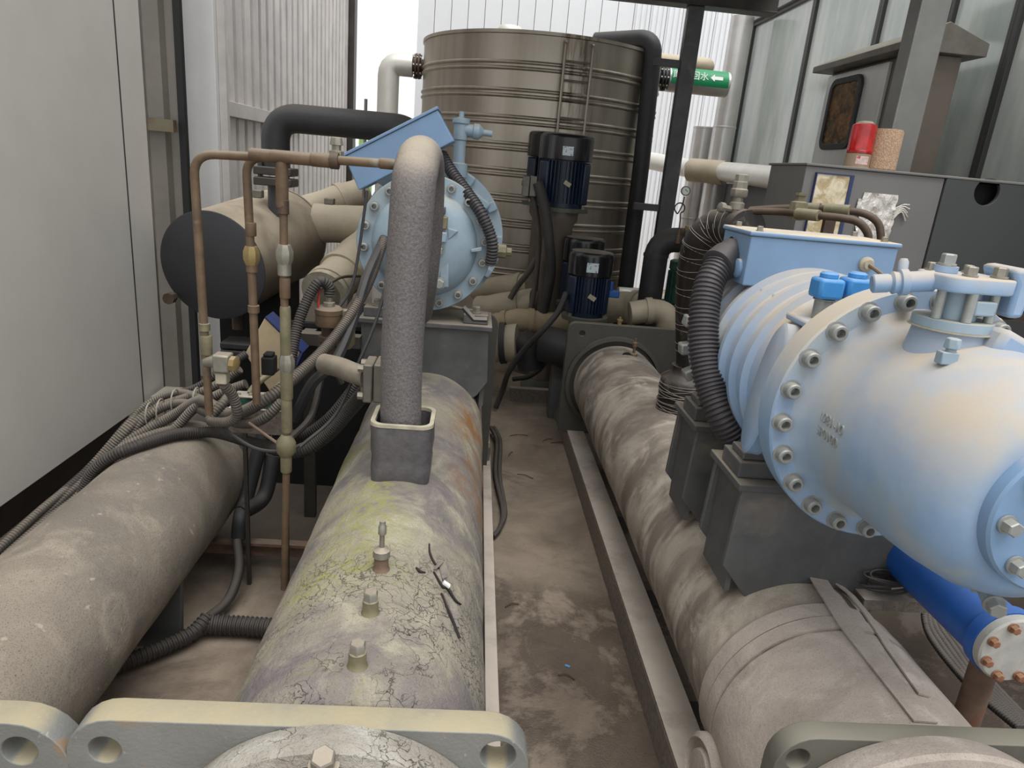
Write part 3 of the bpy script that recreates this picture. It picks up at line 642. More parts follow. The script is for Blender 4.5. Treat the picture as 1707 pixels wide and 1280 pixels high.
b = MB(); b.bx(.02, .128, 1.5, 1.56, .02, .08); b.bx(.02, .128, 2.7, 2.76, .02, .08); b.bx(.02, .128, 3.8, 3.86, .02, .08); b.build('cross_stub', M['steel_dark'], fl, smooth=0)

# ================================================================== COMPRESSOR ON VESSEL D (near, right)
KX, KZ = .93, 1.21
kd = thing('screw_compressor', 'large pale blue screw compressor at right with dusty barrel and bolted flange', 'compressor', (KX, 1.5, 1.0))
YD = (0, 1, 0)
b = MB(); b.lathe([(.2, 1.345), (.277, 1.345), (.281, 1.35), (.281, 1.383), (.2, 1.383)], (KX, 0, KZ), YD, 96); b.build('front_flange', M['blue'], kd)
b = MB(); b.lathe([(.2, 1.386), (.279, 1.386), (.279, 1.416), (.27, 1.42), (.2, 1.42)], (KX, 0, KZ), YD, 96); b.build('rear_flange', M['blue'], kd)
# suction cover: swelling barrel
prof = [(.24, 1.3449), (.226, 1.337), (.213, 1.318), (.207, 1.28), (.205, 1.2), (.203, 1.13), (.199, 1.07), (.189, 1.0), (.17, .955), (.15, .935), (.135, .925), (.1, .925)]
b = MB(); n = 96; rs = []
for r, y in prof:
    ring = []
    for k in range(n):
        a = 2 * math.pi * k / n; t = max(0, min(1, (1.34 - y) / .2)); bul = 1 + .05 * t * max(0, math.cos(a - math.pi / 2)) ** 2
        ring.append(V((KX + r * bul * math.cos(a), y, KZ + r * bul * math.sin(a))))
    rs.append(ring)
b.rings(rs); b.build('suction_cover', M['blue'], kd, org=(KX, 1.2, KZ), smooth=60)
for k in range(22):
    a = 2 * math.pi * (k + .3) / 22; bolt(SOCK, kd, (KX + .258 * math.cos(a), 1.344, KZ + .258 * math.sin(a)), (0, -1, 0), 1.0, 'flange_screw')
# front inspection plate
b = MB(); b.lathe([(.06, .926), (.126, .926), (.126, .905), (.122, .9), (.05, .9)], (KX, 0, KZ), YD, 64); ip = b.build('inspection_plate', M['blue_box'], kd)
for k in range(8):
    a = 2 * math.pi * (k + .1) / 8; bolt(HEXB, ip, (KX + .1 * math.cos(a), .899, KZ + .1 * math.sin(a)), (0, -1, 0), .7)
# lower drain plug and bracket on the cover
q = P(1650, 990, 1.0)
b = MB(); b.cyl(q + V((-.015, -.03, 0)), q + V((.02, .1, .03)), .016, n=12); b.build('drain_stub', M['blue_b'], kd)
bolt(HEXB, kd, q + V((-.014, -.028, 0)), (-.3, -1, -.1), .8, 'drain_plug'); b = MB(); b.lathe([(.024, 0), (.024, .018)], q + V((.0, .02, .006)), (.2, 1, .2), 6); b.build('lock_nut', M['bolt_blue'], kd)
# motor housing behind the flange: ribbed body
b = MB(); prof = [(.2, 1.4201), (.226, 1.4202), (.232, 1.46), (.236, 1.5), (.236, 1.6)]
y = 1.6
for i in range(5): prof += [(.236, y), (.252, y + .008), (.252, y + .026), (.236, y + .036), (.232, y + .07)]; y += .08
prof += [(.236, y + .01), (.252, y + .02), (.252, y + .06), (.235, y + .065), (.18, y + .12), (.08, y + .14)]
b.lathe(prof, (KX, 0, KZ), YD, 80); b.build('motor_housing', M['blue'], kd, org=(KX, 1.8, KZ))
YE = y
for k in range(6):
    a = math.pi + (k - 2.5) * .32; b = MB(); c = V((KX + .258 * math.cos(a), YE + .04, KZ + .258 * math.sin(a))); b.box(c, (.05, .045, .035), Matrix.Rotation(-a, 3, 'Y')); b.build('flange_lug', M['bolt_blue'], kd, bevel=.006)
# flat machined pocket on the side and box neck
b = MB(); b.lathe([(.16, -.02), (.16, .012), (.15, .018), (.02, .012)], (KX - .225, 1.5, KZ + .0), (-1, 0, .12), 48); o = b.build('side_pad', M['blue'], kd)
for vtx in o.data.vertices: vtx.co.y *= .34
b = MB(); b.prism([V((.78, 1.7, 1.36)), V((1.1, 1.7, 1.36)), V((1.1, 1.7, 1.398)), V((.78, 1.7, 1.398))], (0, .34, 0)); b.build('box_neck', M['blue_b'], kd, bevel=.01)
b = MB(); b.prism([V((.775, 1.7, 1.3)), V((1.02, 1.7, 1.3)), V((1.05, 1.7, 1.36)), V((1.05, 1.7, 1.397)), V((.79, 1.7, 1.397))], (0, .15, 0)); b.build('neck_casting', M['blue_b'], kd, bevel=.015)
b = MB(); b.prism([V((KX - .16, 1.5, 1.36)), V((KX + .16, 1.5, 1.36)), V((KX + .12, 1.84, 1.4)), V((KX - .12, 1.84, 1.4))], (0, .0, .012)); 
# terminal box
tx0, tx1, ty0, ty1, tz0, tz1 = .735, 1.146, 1.85, 2.06, 1.399, 1.532
b = MB(); b.bx(tx0, tx1, ty0, ty1, tz0, tz1); tb = b.build('terminal_box', M['blue_box'], kd, smooth=0, bevel=.004)
b = MB(); b.bx(tx0 - .006, tx1 + .006, ty0 - .006, ty1 + .006, tz1 + .001, tz1 + .013); b.build('box_lid', M['blue_box'], tb, smooth=0, bevel=.004)
for sx in (tx0 + .03, tx1 - .03):
    for sy in (ty0 + .025, ty1 - .025): bolt(HEX, tb, (sx, sy, tz1 + .013), (0, 0, 1), .45, 'lid_screw')
b = MB(); b.cyl((tx0 - .0015, 1.99, 1.487), (tx0 + .02, 1.99, 1.487), .03, n=28); b.build('cable_hole', M['black'], tb)
b = MB(); b.lathe([(.026, 0), (.026, .008), (.018, .012)], (tx0 - .0005, 1.895, 1.44), (-1, 0, 0), 24); b.build('blank_plug', M['blue_box'], tb)
q = P(1443, 440, ty0 - .001)
b = MB(); b.lathe([(.02, 0), (.02, .008), (.013, .012), (.013, .02)], q, (0, -1, 0), 16); b.build('cable_gland', M['rim'], tb)
b = MB(); b.tube([q + V((0, -.015, 0)), q + V((.02, -.06, -.02)), q + V((.05, -.16, -.06))], .0055, 8); b.build('capillary', M['copper'], kd)
# solenoid coils
for px in (1374, 1421):
    q = P(px, 498, 1.5); s = .026
    b = MB(); b.lathe([(.02, -.05), (.02, -.004), (.024, -.002), (.024, .0)], q, (0, 0, 1), 14); st = b.build('solenoid_stem', M['bolt_blue'], kd)
    b = MB(); b.box(q + V((0, 0, .024)), (.058, .056, .046)); b.build('solenoid_coil', M['sol_blue'], st, bevel=.008)
    b = MB(); b.lathe([(.02, .048), (.02, .056), (.015, .06)], q, (0, 0, 1), 14); b.build('coil_nut', M['sol_blue'], st)
b = MB(); b.bx(P(1345, 520, 1.5).x - .02, P(1450, 520, 1.5).x + .03, 1.45, 1.56, 1.37, P(1374, 498, 1.5).z - .045); b.build('solenoid_block', M['blue'], kd, bevel=.006)
# suction valve on top of the barrel
PC = V((.887, 1.215, 0))
b = MB(); b.lathe([(.07, 1.385), (.064, 1.42), (.062, 1.437)], PC, (0, 0, 1), 48); b.build('suction_neck', M['blue'], kd)
b = MB(); b.lathe([(.05, 1.4375), (.071, 1.4375), (.071, 1.44), (.05, 1.44)], PC, (0, 0, 1), 40); b.build('gasket', M['rim'], kd)
b = MB(); b.lathe([(.05, 1.4405), (.067, 1.4405), (.067, 1.457), (.04, 1.457)], PC, (0, 0, 1), 48); b.build('neck_flange', M['blue_b'], kd)
b = MB(); b.lathe([(.036, 1.4575), (.036, 1.51)], PC, (0, 0, 1), 24); b.build('valve_body', M['blue_b'], kd)
for dx, dy in ((-.047, -.02), (-.008, -.046), (.045, -.03), (.0, .046)):
    b = MB(); c = PC + V((dx, dy, 0)); b.lathe([(.0085, 1.4576), (.0085, 1.51)], c, (0, 0, 1), 12); b.build('stud', M['bolt_blue'], kd)
b = MB(); b.box(PC + V((.02, -.04, 1.484)), (.042, .018, .026), Matrix.Rotation(.1, 3, 'Z')); b.build('cast_pad', M['blue_b'], kd, bevel=.003)
ol = [rrect(-.062, .07, -.05, .052, .024)]
m = curve_mesh('valve_flange', ol, .028, .004); o = link('valve_flange', m, M['blue'], kd, PC + V((0, 0, 1.523)), Matrix.Rotation(.1, 3, 'Z').to_quaternion())
for dx, dy, s in ((-.045, .03, .7), (-.012, -.03, .85), (.05, -.02, .95), (.03, .035, .7)):
    bolt(HEX, kd, PC + V((dx, dy, 1.5375)), (0, 0, 1), .68 * s, 'valve_bolt')
b = MB(); b.lathe([(.02, 1.5375), (.02, 1.549)], PC + V((-.03, .012, 0)), (0, 0, 1), 20); b.build('boss', M['blue'], kd); bolt(HEXB, kd, PC + V((-.03, .012, 1.5495)), (0, 0, 1), .7, 'boss_plug')
b = MB(); b.prism([PC + V((.072, -.04, 1.47)), PC + V((.1, -.04, 1.47)), PC + V((.108, -.04, 1.54)), PC + V((.09, -.04, 1.56)), PC + V((.06, -.04, 1.556)), PC + V((.072, -.04, 1.53))], (0, .09, 0)); b.build('side_arm', M['blue'], kd, bevel=.008)
b = MB(); b.cyl(PC + V((.108, .01, 1.5)), PC + V((.24, .03, 1.49)), .04, n=24); b.build('arm_pipe', M['copper_dark'], kd)
a_ = PC + V((-.056, .0, 1.521)); e_ = P(1453, 473, 1.24)
d_ = (e_ - a_).normalized(); L_ = (e_ - a_).length
b = MB(); b.lathe([(.019, 0), (.019, L_ * .4), (.024, L_ * .42), (.024, L_ * .54), (.019, L_ * .56), (.021, L_ * .66), (.0155, L_ * .7), (.017, L_ * .74), (.017, L_ * .98), (.0145, L_)], a_, d_, 22); b.build('spindle_cap', M['blue'], kd)
b = MB(); b.lathe([(.009, 0), (.009, .026), (.006, .032)], a_ + d_ * L_ * .42 + V((0, .02, .008)), (0, .2, 1), 12); b.build('grease_cap', M['blue'], kd)
b = MB(); b.lathe([(.009, 0), (.009, .012)], P(1583, 592, 1.12), (0, 0, 1), 6); b.lathe([(.014, .012), (.012, .03)], P(1583, 592, 1.12), (0, 0, 1), 6); b.box(P(1578, 596, 1.12) , (.03, .02, .022)); b.build('schrader_fitting', M['blue_b'], kd, bevel=.002)
q = P(1675, 580, 1.15); b = MB(); b.box(q, (.07, .05, .055), Matrix.Rotation(.4, 3, 'Y')); b.build('side_ear', M['blue'], kd, bevel=.012)
# raised cast lettering on the barrel
for txt, px, py in (('SR081-10', 1364, 697), ('GP0100', 1358, 722)):
    m = text_mesh('cast_lettering', txt, .028, .0016)
    a = math.atan2(P(px, py, 1.27).z - KZ, P(px, py, 1.27).x - KX)
    nn = V((math.cos(a), 0, math.sin(a)))
    c = V((KX, 1.255, KZ)) + nn * .2065
    xax = V((0, -1, 0)); yax = nn.cross(xax)
    if yax.z < 0: pass
    R3 = Matrix((xax, yax, nn)).transposed()
    link('cast_lettering', m, M['bolt_blue'], kd, c, R3.to_quaternion())

# ================================================================== COMPRESSOR ON VESSEL B (far, centre)
CB = P(708, 407, 3.0); QX, QZ = CB.x, CB.z
kb = thing('screw_compressor', 'blue screw compressor mounted in the centre with tilted terminal box above', 'compressor', (QX, 3.2, 1.0))
b = MB(); b.lathe([(.2, 3.0), (.285, 3.0), (.288, 3.005), (.288, 3.04), (.2, 3.04)], (QX, 0, QZ), YD, 96); b.build('front_flange', M['blue_b'], kb)
b = MB(); b.lathe([(.224, 2.9995), (.218, 2.985), (.2, 2.965), (.16, 2.945), (.1, 2.93), (.03, 2.925)], (QX, 0, QZ), YD, 80); b.build('end_cover', M['blue_b'], kb, smooth=60)
for k in range(18):
    a = math.radians(67 - 20 * k); bolt(SOCK, kb, (QX + .256 * math.cos(a), 2.999, QZ + .256 * math.sin(a)), (0, -1, 0), 1.05, 'flange_screw')
b = MB(); b.lathe([(.2, 3.0405), (.25, 3.0405), (.25, 3.4), (.25, 3.41), (.335, 3.42), (.335, 3.5), (.24, 3.51), (.24, 3.9), (.1, 3.98)], (QX + .01, 0, QZ), YD, 80); b.build('motor_housing', M['blue_b'], kb)
for k in range(12):
    a = 2 * math.pi * k / 12; b = MB(); b.box(V((QX + .01 + .31 * math.cos(a), 3.41, QZ + .31 * math.sin(a))), (.05, .05, .05), Matrix.Rotation(-a, 3, 'Y')); b.build('flange_lug', M['blue_b'], kb, bevel=.008)
# cover details right of the riser
def pxbox(name, x0, y0, x1, y1, Y, dep, mt, parent, bev=.005):
    a = P(x0, y0, Y); c = P(x1, y1, Y); b = MB(); b.bx(min(a.x, c.x), max(a.x, c.x), Y, Y + dep, min(a.z, c.z), max(a.z, c.z)); return b.build(name, mt, parent, bevel=bev)
pxbox('port_block', 726, 386, 744, 405, 2.9, .06, M['blue_b'], kb); pxbox('port_cap', 724, 360, 745, 383, 2.9, .05, M['copper_g'], kb); pxbox('port_nut', 727, 344, 742, 358, 2.9, .05, M['ped'], kb)
b = MB(); b.prism([P(746, 380, 2.93), P(764, 385, 2.93), P(746, 402, 2.93)], (0, .03, 0)); b.build('cast_rib', M['blue_b'], kb, bevel=.004)
b = MB(); b.prism([P(785, 416, 2.955), P(803, 412, 2.955), P(803, 419, 2.955), P(785, 421, 2.955)], (0, .03, 0)); b.build('cast_rib', M['blue_b'], kb, bevel=.003)
b = MB(); b.prism([P(733, 435, 2.935), P(748, 437, 2.935), P(748, 480, 2.935), P(733, 480, 2.935)], (0, .03, 0)); b.build('port_pad', M['blue_b'], kb, bevel=.006)
for p in ((731, 417), (733, 472)): bolt(HEXB, kb, P(p[0], p[1], 2.93), (0, -1, 0), 1.15, 'port_bolt')
b = MB(); b.lathe([(.03, 0), (.03, .05), (.018, .055), (.018, .075)], P(824, 418, 3.06), (1, 0, 0), 8); b.build('side_plug', M['copper_g'], kb)
# tilted terminal box
cs = [P(574, 261, 3.02), P(729, 183, 3.02), P(757, 235, 3.02), P(598, 317, 3.02)]
b = MB(); b.prism(cs, (0, .22, 0)); tb = b.build('terminal_box', M['blue_box'], kb, smooth=0, bevel=.004)
up = (cs[0] - cs[3]).normalized(); rt = (cs[1] - cs[0]).normalized()
b = MB(); b.prism([cs[0] - rt * .006 + up * .001 + V((0, -.006, 0)), cs[1] + rt * .006 + up * .001 + V((0, -.006, 0)), cs[1] + rt * .006 + up * .013 + V((0, -.006, 0)), cs[0] - rt * .006 + up * .013 + V((0, -.006, 0))], (0, .232, 0)); b.build('box_lid', M['blue_box'], tb, smooth=0, bevel=.003)
mid = (cs[2] + cs[3]) / 2
b = MB(); b.prism([mid - rt * .15 + V((0, .04, 0)), mid + rt * .1 + V((0, .04, 0)), V((QX + .12, 3.1, QZ + .2)), V((QX - .16, 3.1, QZ + .2))], (0, .14, 0)); b.build('box_neck', M['blue_b'], kb)
# service valve behind the box
b = MB(); p0 = P(766, 250, 3.35); b.lathe([(.035, -.25), (.035, -.12), (.042, -.118), (.042, -.06), (.028, -.055), (.028, .04), (.033, .045), (.033, .11), (.04, .115), (.04, .135), (.012, .14), (.012, .165)], p0, (0, 0, 1), 20); b.build('service_valve', M['blue_b'], kb)
q = P(766, 214, 3.35); b = MB(); b.lathe([(.028, .06), (.028, .12), (.034, .125), (.034, .15), (.014, .17), (.014, .21)], q - V((.06, 0, 0)), (1, 0, -.05), 16); b.build('valve_spindle', M['blue_b'], kb)
b = MB(); b.box(P(795, 330, 3.42), (.14, .1, .04), Matrix.Rotation(.55, 3, 'Y')); b.build('lifting_ear', M['blue_b'], kb, bevel=.01)
# black conduit from the box over the flange
b = MB(); b.corr(PP([(735, 256, 3.12), (752, 285, 3.08), (778, 320, 3.02), (800, 352, 2.965), (815, 385, 2.95), (821, 410, 2.95), (818, 440, 2.97)]), .026, .013, 12); tag(b.build('cable_conduit', M['conduit']), 'black ribbed conduit curving from tilted blue box over the flange rim', 'conduit')

# ================================================================== RISERS
# grey foam riser on vessel B: inverted U into the compressor
rb = thing('insulated_riser', 'grey foam insulated pipe bend rising in front of the centre compressor', 'pipe', (BX, 1.96, BZ + BR))
base = P(671, 735, 1.95)
bx_, by_ = base.x, 1.95
pts = [V((bx_, by_, .72)), V((bx_ - .012, by_, 1.1)), P(687, 340, 1.95), P(694, 283, 1.99), P(700, 263, 2.1), P(707, 268, 2.24), P(712, 300, 2.34), P(712, 380, 2.42), P(706, 470, 2.5), P(700, 520, 2.7), P(700, 500, 2.92)]
sp_ = spline(pts, 12); b = MB(); b.path(sp_, [0.0605 - (.012 * min(1, max(0, (i - 60) / 40))) for i in range(len(sp_))], 32); b.build('insulated_pipe', M['foam'], rb, smooth=60)
rs = []
def rsq(c, w_, z, r, n=10): return [V((c.x + p[0], c.y + p[1], z)) for p in rrect(-w_, w_, -w_, w_, r, n)]
prof = [(.0775, .755 - .04, .03), (.086, .73, .034), (.0885, .78, .036), (.086, .81, .036), (.0895, .835, .036), (.089, .885, .036), (.0905, .912, .036)]
cb_ = V((bx_ + .002, by_ + .0, 0))
b = MB(); rs = [rsq(cb_, w_, z, r) for w_, z, r in prof] + [rsq(cb_, .078, .914, .03), rsq(cb_, .076, .86, .03)]
for ring in rs:
    for q in ring:
        q += V((noise.noise(q * 30), noise.noise(q * 30 + V((5, 0, 0))), 0)) * .003
b.rings(rs, cap=False); b.build('foam_sleeve', M['foam_sleeve'], rb, smooth=60)
b = MB(); b.rings([rsq(cb_, .0915, .9125, .037), rsq(cb_, .091, .922, .037), rsq(cb_, .079, .922, .031), rsq(cb_, .078, .912, .031)], cap=False); b.build('sleeve_rim', M['rim'], rb)
# film wrapped riser on vessel D
rd = thing('wrapped_riser', 'pipe bend wrapped in shiny black film rising behind the black conduit', 'pipe', (.93, 2.85, .7))
pts = [P(1150, 640, 2.85), P(1152, 560, 2.83), P(1154, 500, 2.8), P(1160, 440, 2.76), P(1172, 402, 2.72), P(1196, 382, 2.68), P(1222, 380, 2.6), P(1245, 385, 2.5)]
sp_ = spline(pts, 12); b = MB(); b.path(sp_, [.062 + .012 * min(1, i / 50) for i in range(len(sp_))], 28); b.build('wrapped_pipe', M['wrap'], rd, smooth=60)
c = P(1138, 655, 2.85); sp2 = []
b = MB(); b.lathe([(.105, .66), (.108, .7), (.104, .76), (.108, .8), (.1, .845), (.07, .86), (.066, .9)], (c.x, c.y, 0), (0, 0, 1), 40); b.build('wrapped_flange', M['wrap'], rd, smooth=60)
for i in range(26):      # film edges wound round the pipe
    k = 2 + i * 3; p = sp_[min(k, len(sp_) - 2)]; d = (sp_[min(k + 1, len(sp_) - 1)] - sp_[k - 1]).normalized(); d = (d + V((.18 * (-1) ** i, .1, .25))).normalized()
    r_ = .0635 + .012 * min(1, k / 50); a, b2, _ = frame(d); b = MB(); b.path([p + (a * math.cos(t * math.pi / 12) + b2 * math.sin(t * math.pi / 12)) * (r_ + .0002) for t in range(24)], .0009, 5, closed=True); b.build('film_edge', M['strap'], rd)
for i in range(14):
    z = .69 + i * .011; b = MB(); tl_ = random.uniform(-.03, .03); b.path([V((c.x + .1085 * math.cos(t * math.pi / 14), c.y + .1085 * math.sin(t * math.pi / 14), z + tl_ * math.sin(t * math.pi / 14 + i))) for t in range(28)], .0009, 5, closed=True); b.build('film_edge', M['strap'], rd)
# brass/grey valve with copper lines on that riser
vv = thing('stop_valve', 'dusty capped stop valve standing behind the blue terminal box', 'valve', P(1222, 372, 2.55))
b = MB(); q = P(1222, 378, 2.55); b.lathe([(.04, 0), (.04, .012), (.02, .014), (.02, .06), (.026, .062), (.026, .085), (.018, .09), (.018, .105)], q, (0, 0, 1), 16); b.build('valve_body', M['bolt'], vv)
b = MB(); b.lathe([(.028, .1055), (.032, .112), (.032, .132), (.027, .136), (.027, .158), (.024, .16), (.024, .182), (.018, .186)], q, (0, 0, 1), 8); b.build('valve_cap', M['bolt'], vv)
b = MB(); b.lathe([(.011, 0), (.011, .04), (.018, .042), (.018, .06), (.012, .062)], q + V((-.01, 0, .06)), (-1, -.3, .1), 8); b.build('side_outlet', M['bolt'], vv)
b = MB(); b.lathe([(.016, 0), (.016, .05), (.022, .052), (.022, .07)], q + V((.01, 0, .05)), (1, -.1, 0), 8); b.build('flare_nut', M['rust_pipe'], vv)
for nm, l, rr, lab in (('copper_tube', [(1248, 352, 2.52), (1300, 353, 2.45), (1350, 358, 2.35), (1400, 363, 2.28), (1430, 370, 2.25), (1446, 388, 2.24), (1447, 405, 2.24)], .0125, 'lower of two dark copper tubes bending down behind blue terminal box'),
                   ('copper_tube', [(1250, 350, 2.6), (1300, 347, 2.55), (1350, 347, 2.48), (1400, 350, 2.4), (1440, 356, 2.36), (1462, 370, 2.34), (1468, 390, 2.33), (1467, 412, 2.33)], .0125, 'upper of two dark copper tubes bending down behind blue terminal box')):
    root = thing(nm, lab, 'pipe', P(*l[0]))
    b = MB(); b.tube(PP(l), rr, 12); b.build('tube', M['copper_dark'], root)
    for k in ((2, 3) if 'upper' in lab else (2,)):
        p = P(*l[k]); d = P(*l[k]) - P(*l[k - 1]); d.normalize(); b = MB(); b.cyl(p - d * .05, p + d * .035, rr * 1.5, n=12); b.build('joint', M['copper_g'], root)
    if 'lower' in lab:
        p = P(1330, 352, 2.42); b = MB(); b.lathe([(.03, -.03), (.034, 0), (.03, .03), (.016, .034), (.016, .05), (.02, .052), (.02, .062)], p, (0, 0, 1), 8); b.build('check_valve', M['copper_g'], root)
        b = MB(); b.bx(P(1372, 375, 2.36).x, P(1390, 375, 2.36).x, 2.35, 2.37, 1.45, P(1380, 362, 2.36).z - .01); b.build('holder_bar', M['copper_dark'], root)
# black conduit from near terminal box
hc = thing('flexible_conduit', 'thick black ribbed conduit hanging from open end of blue terminal box', 'conduit', P(1250, 775, 1.56))
b = MB(); b.corr(PP([(1200, 441, 1.935), (1182, 475, 1.9), (1173, 530, 1.86), (1174, 590, 1.82), (1185, 645, 1.78), (1205, 695, 1.74), (1232, 742, 1.73), (1256, 786, 1.73)]), .0425, .0118, 22, .1); b.build('hose', M['conduit'], hc)
b = MB(); a = P(1228, 417, 1.98); c = P(1196, 444, 1.93); d = (c - a).normalized(); L_ = (c - a).length
b.lathe([(.03, 0), (.034, .006), (.045, .012), (.047, L_ * .45), (.044, L_ * .5), (.05, L_ * .5), (.051, L_ * 1.0), (.043, L_ * 1.05)], a, d, 24); b.build('connector_sleeve', M['conduit'], hc)

# ================================================================== BLUE OIL PIPE, BRACKET AND CABLES AT RIGHT
pc = P(1690, 1084, 1.15)
bp = thing('oil_pipe', 'cobalt blue pipe with rusted bolted end cap below the near compressor', 'pipe', pc)
b = MB(); b.lathe([(.068, .045), (.068, 1.0)], (pc.x, pc.y, pc.z), YD, 40); b.build('pipe_barrel', M['cobalt'], bp)
b = MB(); b.lathe([(.05, .018), (.0775, .018), (.0775, .044), (.05, .044)], pc, YD, 48); b.build('pipe_flange', M['cobalt'], bp)
b = MB(); b.lathe([(.05, .017), (.075, .017), (.075, 0), (.071, -.004), (.03, -.004)], pc, YD, 48); b.build('end_cap', M['rust_disc'], bp)
for k in range(8):
    a = 2 * math.pi * (k + .5) / 8; bolt(HEXR, bp, pc + V((.062 * math.cos(a), -.005, .062 * math.sin(a))), (0, -1, 0), .75, 'cap_bolt')
lg = P(1622, 1120, 1.22); b = MB(); b.cyl((lg.x + .02, lg.y, pc.z - .06), (lg.x + .03, lg.y, 0), .028, n=20); b.build('support_leg', M['rust_pipe'], bp)
a = P(1428, 984, 1.49); c = P(1562, 996, 1.49)
br = thing('angle_bracket', 'dusty steel angle bar reaching from the right vessel towards the blue pipe', 'bracket', a)
b = MB(); b.bx(a.x, c.x, 1.45, 1.498, a.z - .006, a.z); b.bx(a.x, c.x, 1.45, 1.456, a.z - .03, a.z - .0061); b.build('angle_bar', M['rail'], br, smooth=0)
pts = [P(1512, 990, 1.47), P(1528, 998, 1.45), P(1534, 985, 1.45), P(1556, 945, 1.47)]
b = MB(); rs = [[p + V((-.009, 0, 0)), p + V((.009, 0, .004)), p + V((.009, .003, .005)), p + V((-.009, .003, .001))] for p in spline(pts, 6)]; b.rings(rs); ps = b.build('perforated_strap', M['strap'], br)
for i in range(5):
    p = P(1536, 982, 1.45).lerp(P(1556, 945, 1.47), .08 + i * .22); b = MB(); b.cyl(p + V((0, -.002, 0)), p + V((0, .001, 0)), .003, n=8); b.build('strap_hole', M['black'], ps)
for i in range(7):
    o_ = i * 9; b = MB(); l = [(1540 + o_ * .5, 990, 2.1 + i * .03), (1543 + o_ * .8, 1040, 2.0), (1560 + o_, 1075, 1.9), (1600 + o_ * .8, 1125, 1.75), (1640 + o_ * .7, 1165, 1.6), (1700 + o_ * .5, 1215, 1.45)]
    b.corr(PP(l), .0125, .01, 8); tag(b.build('cable_conduit', M['conduit_d']), 'grey ribbed cable conduit in the bundle running under the cobalt blue pipe', 'conduit', 'ribbed conduits bundled under the blue pipe')
cc = MB()
for i in range(7):
    c = P(1482, 972, 1.475); rr = .036 + .006 * (i % 3); cc.path([c + V((rr * 1.5 * math.cos(t * math.pi / 12), 0.02 * math.sin(t * math.pi / 12), .01 * math.sin(t * math.pi / 12 + i) + i * .004 - .008)) for t in range(24)], .0035, 6, closed=True)
tag(cc.build('cable_coil', M['conduit_d']), 'small coil of dusty cable lying on the angle bar behind pedestal', 'cable')

# ================================================================== TANK
TX, TY, TR = .516, 7.08, 1.1
ztop = P(850, 46, TY - TR).z
tk = thing('water_tank', 'large round stainless steel water tank with ribbed sides behind the pumps', 'tank', (TX, TY, 0))
prof = [(TR, .0)]; z = .14
while z < ztop - .12:
    for g in range(2):
        for dz, dr in ((0, 0), (.008, .011), (.016, .014), (.024, .011), (.032, 0)): prof.append((TR + dr, z + g * .045 + dz))
    z += .205
prof += [(TR, ztop - .03), (TR + .012, ztop - .025), (TR + .012, ztop), (TR - .02, ztop + .004)]
b = MB(); b.lathe(prof, (TX, TY, 0), (0, 0, 1), 144); b.build('tank_wall', M['tank'], tk, org=(TX, TY, 0), smooth=50)
b = MB(); b.lathe([(TR - .021, ztop + .0045), (.3, ztop + .06), (.01, ztop + .07)], (TX, TY, 0), (0, 0, 1), 72); b.build('tank_roof', M['tank'], tk, org=(TX, TY, 0))
b = MB(); q = P(851, 42, TY); b.lathe([(.12, ztop + .04), (.12, ztop + .17), (.1, ztop + .2), (.02, ztop + .21)], (q.x, TY, 0), (0, 0, 1), 24); b.build('vent_cap', M['lag_w'], tk)
ld = []
for px in (938, 985):
    p = P(px, 130, TY - TR - .05); a = p.x - TX; yy = TY - math.sqrt(max(.01, (TR + .05) ** 2 - a * a)); ld.append((p.x, yy))
    b = MB(); b.path(fillet([V((p.x, yy + .06, ztop - .06)), V((p.x, yy, ztop - .06)), V((p.x, yy, 1.75)), V((p.x, yy + .06, 1.75))], .03), .011, 8); b.build('ladder_rail', M['tank'], tk)
for i in range(6):
    z = ztop - .2 - i * .14; b = MB(); b.cyl((ld[0][0], ld[0][1], z), (ld[1][0], ld[1][1], z), .007, n=8); b.build('ladder_rung', M['tank'], tk)
# side nozzles and pipes
zl = P(690, 110, TY).z
def flange_joint(root, p, d, r, mts):
    b = MB(); b.lathe([(r * .75, 0), (r * .75, .03), (r * 1.3, .032), (r * 1.3, .05), (r * .8, .051), (r * .8, .06), (r * 1.3, .061), (r * 1.3, .079), (r * .75, .08), (r * .75, .1)], p, d, 28); o = b.build('flange_joint', mts, root)
    a, b2, d = frame(V(d))
    for k in range(8):
        t = 2 * math.pi * k / 8; q = V(p) + (a * math.cos(t) + b2 * math.sin(t)) * r * 1.13; b = MB(); b.cyl(q + d * .018, q + d * .093, .012, n=6); b.build('flange_stud', M['bolt'], o)
lp = thing('lagged_pipe', 'pale lagged pipe elbow dropping from flange on left side of tank', 'pipe', (TX - TR, TY, zl))
flange_joint(lp, (TX - TR - .001, TY, zl), (-1, 0, 0), .085, M['copper_dark'])
e = P(648, 118, TY)
b = MB(); b.path(fillet([V((TX - TR - .102, TY, zl)), V((e.x, TY, zl)), V((e.x, TY, 0))], .12, 5), .1, 24); b.build('lagging', M['lag_w'], lp)
zr = P(1104, 131, TY).z
gp = thing('labelled_pipe', 'silver lagged pipe with green arrow label on right side of tank', 'pipe', (TX + TR, TY, zr))
flange_joint(gp, (TX + TR + .001, TY, zr), (1, 0, 0), .085, M['rubber'])
b = MB(); x2 = P(1212, 140, TY).x; b.cyl((TX + TR + .102, TY, zr), (x2, TY, zr), .112, n=32); b.build('lagging', M['lag_s'], gp)
l0 = TX + TR + .115; l1 = x2 - .02
b = MB(); rs = []
for i in range(13):
    a = math.radians(-150 + 100 * i / 12) + .25; rs.append([V((l0, TY + .1135 * math.cos(a + 0) * 0 + .1135 * math.sin(a), zr + .1135 * math.cos(a))), V((l1, TY + .1135 * math.sin(a), zr + .1135 * math.cos(a)))])
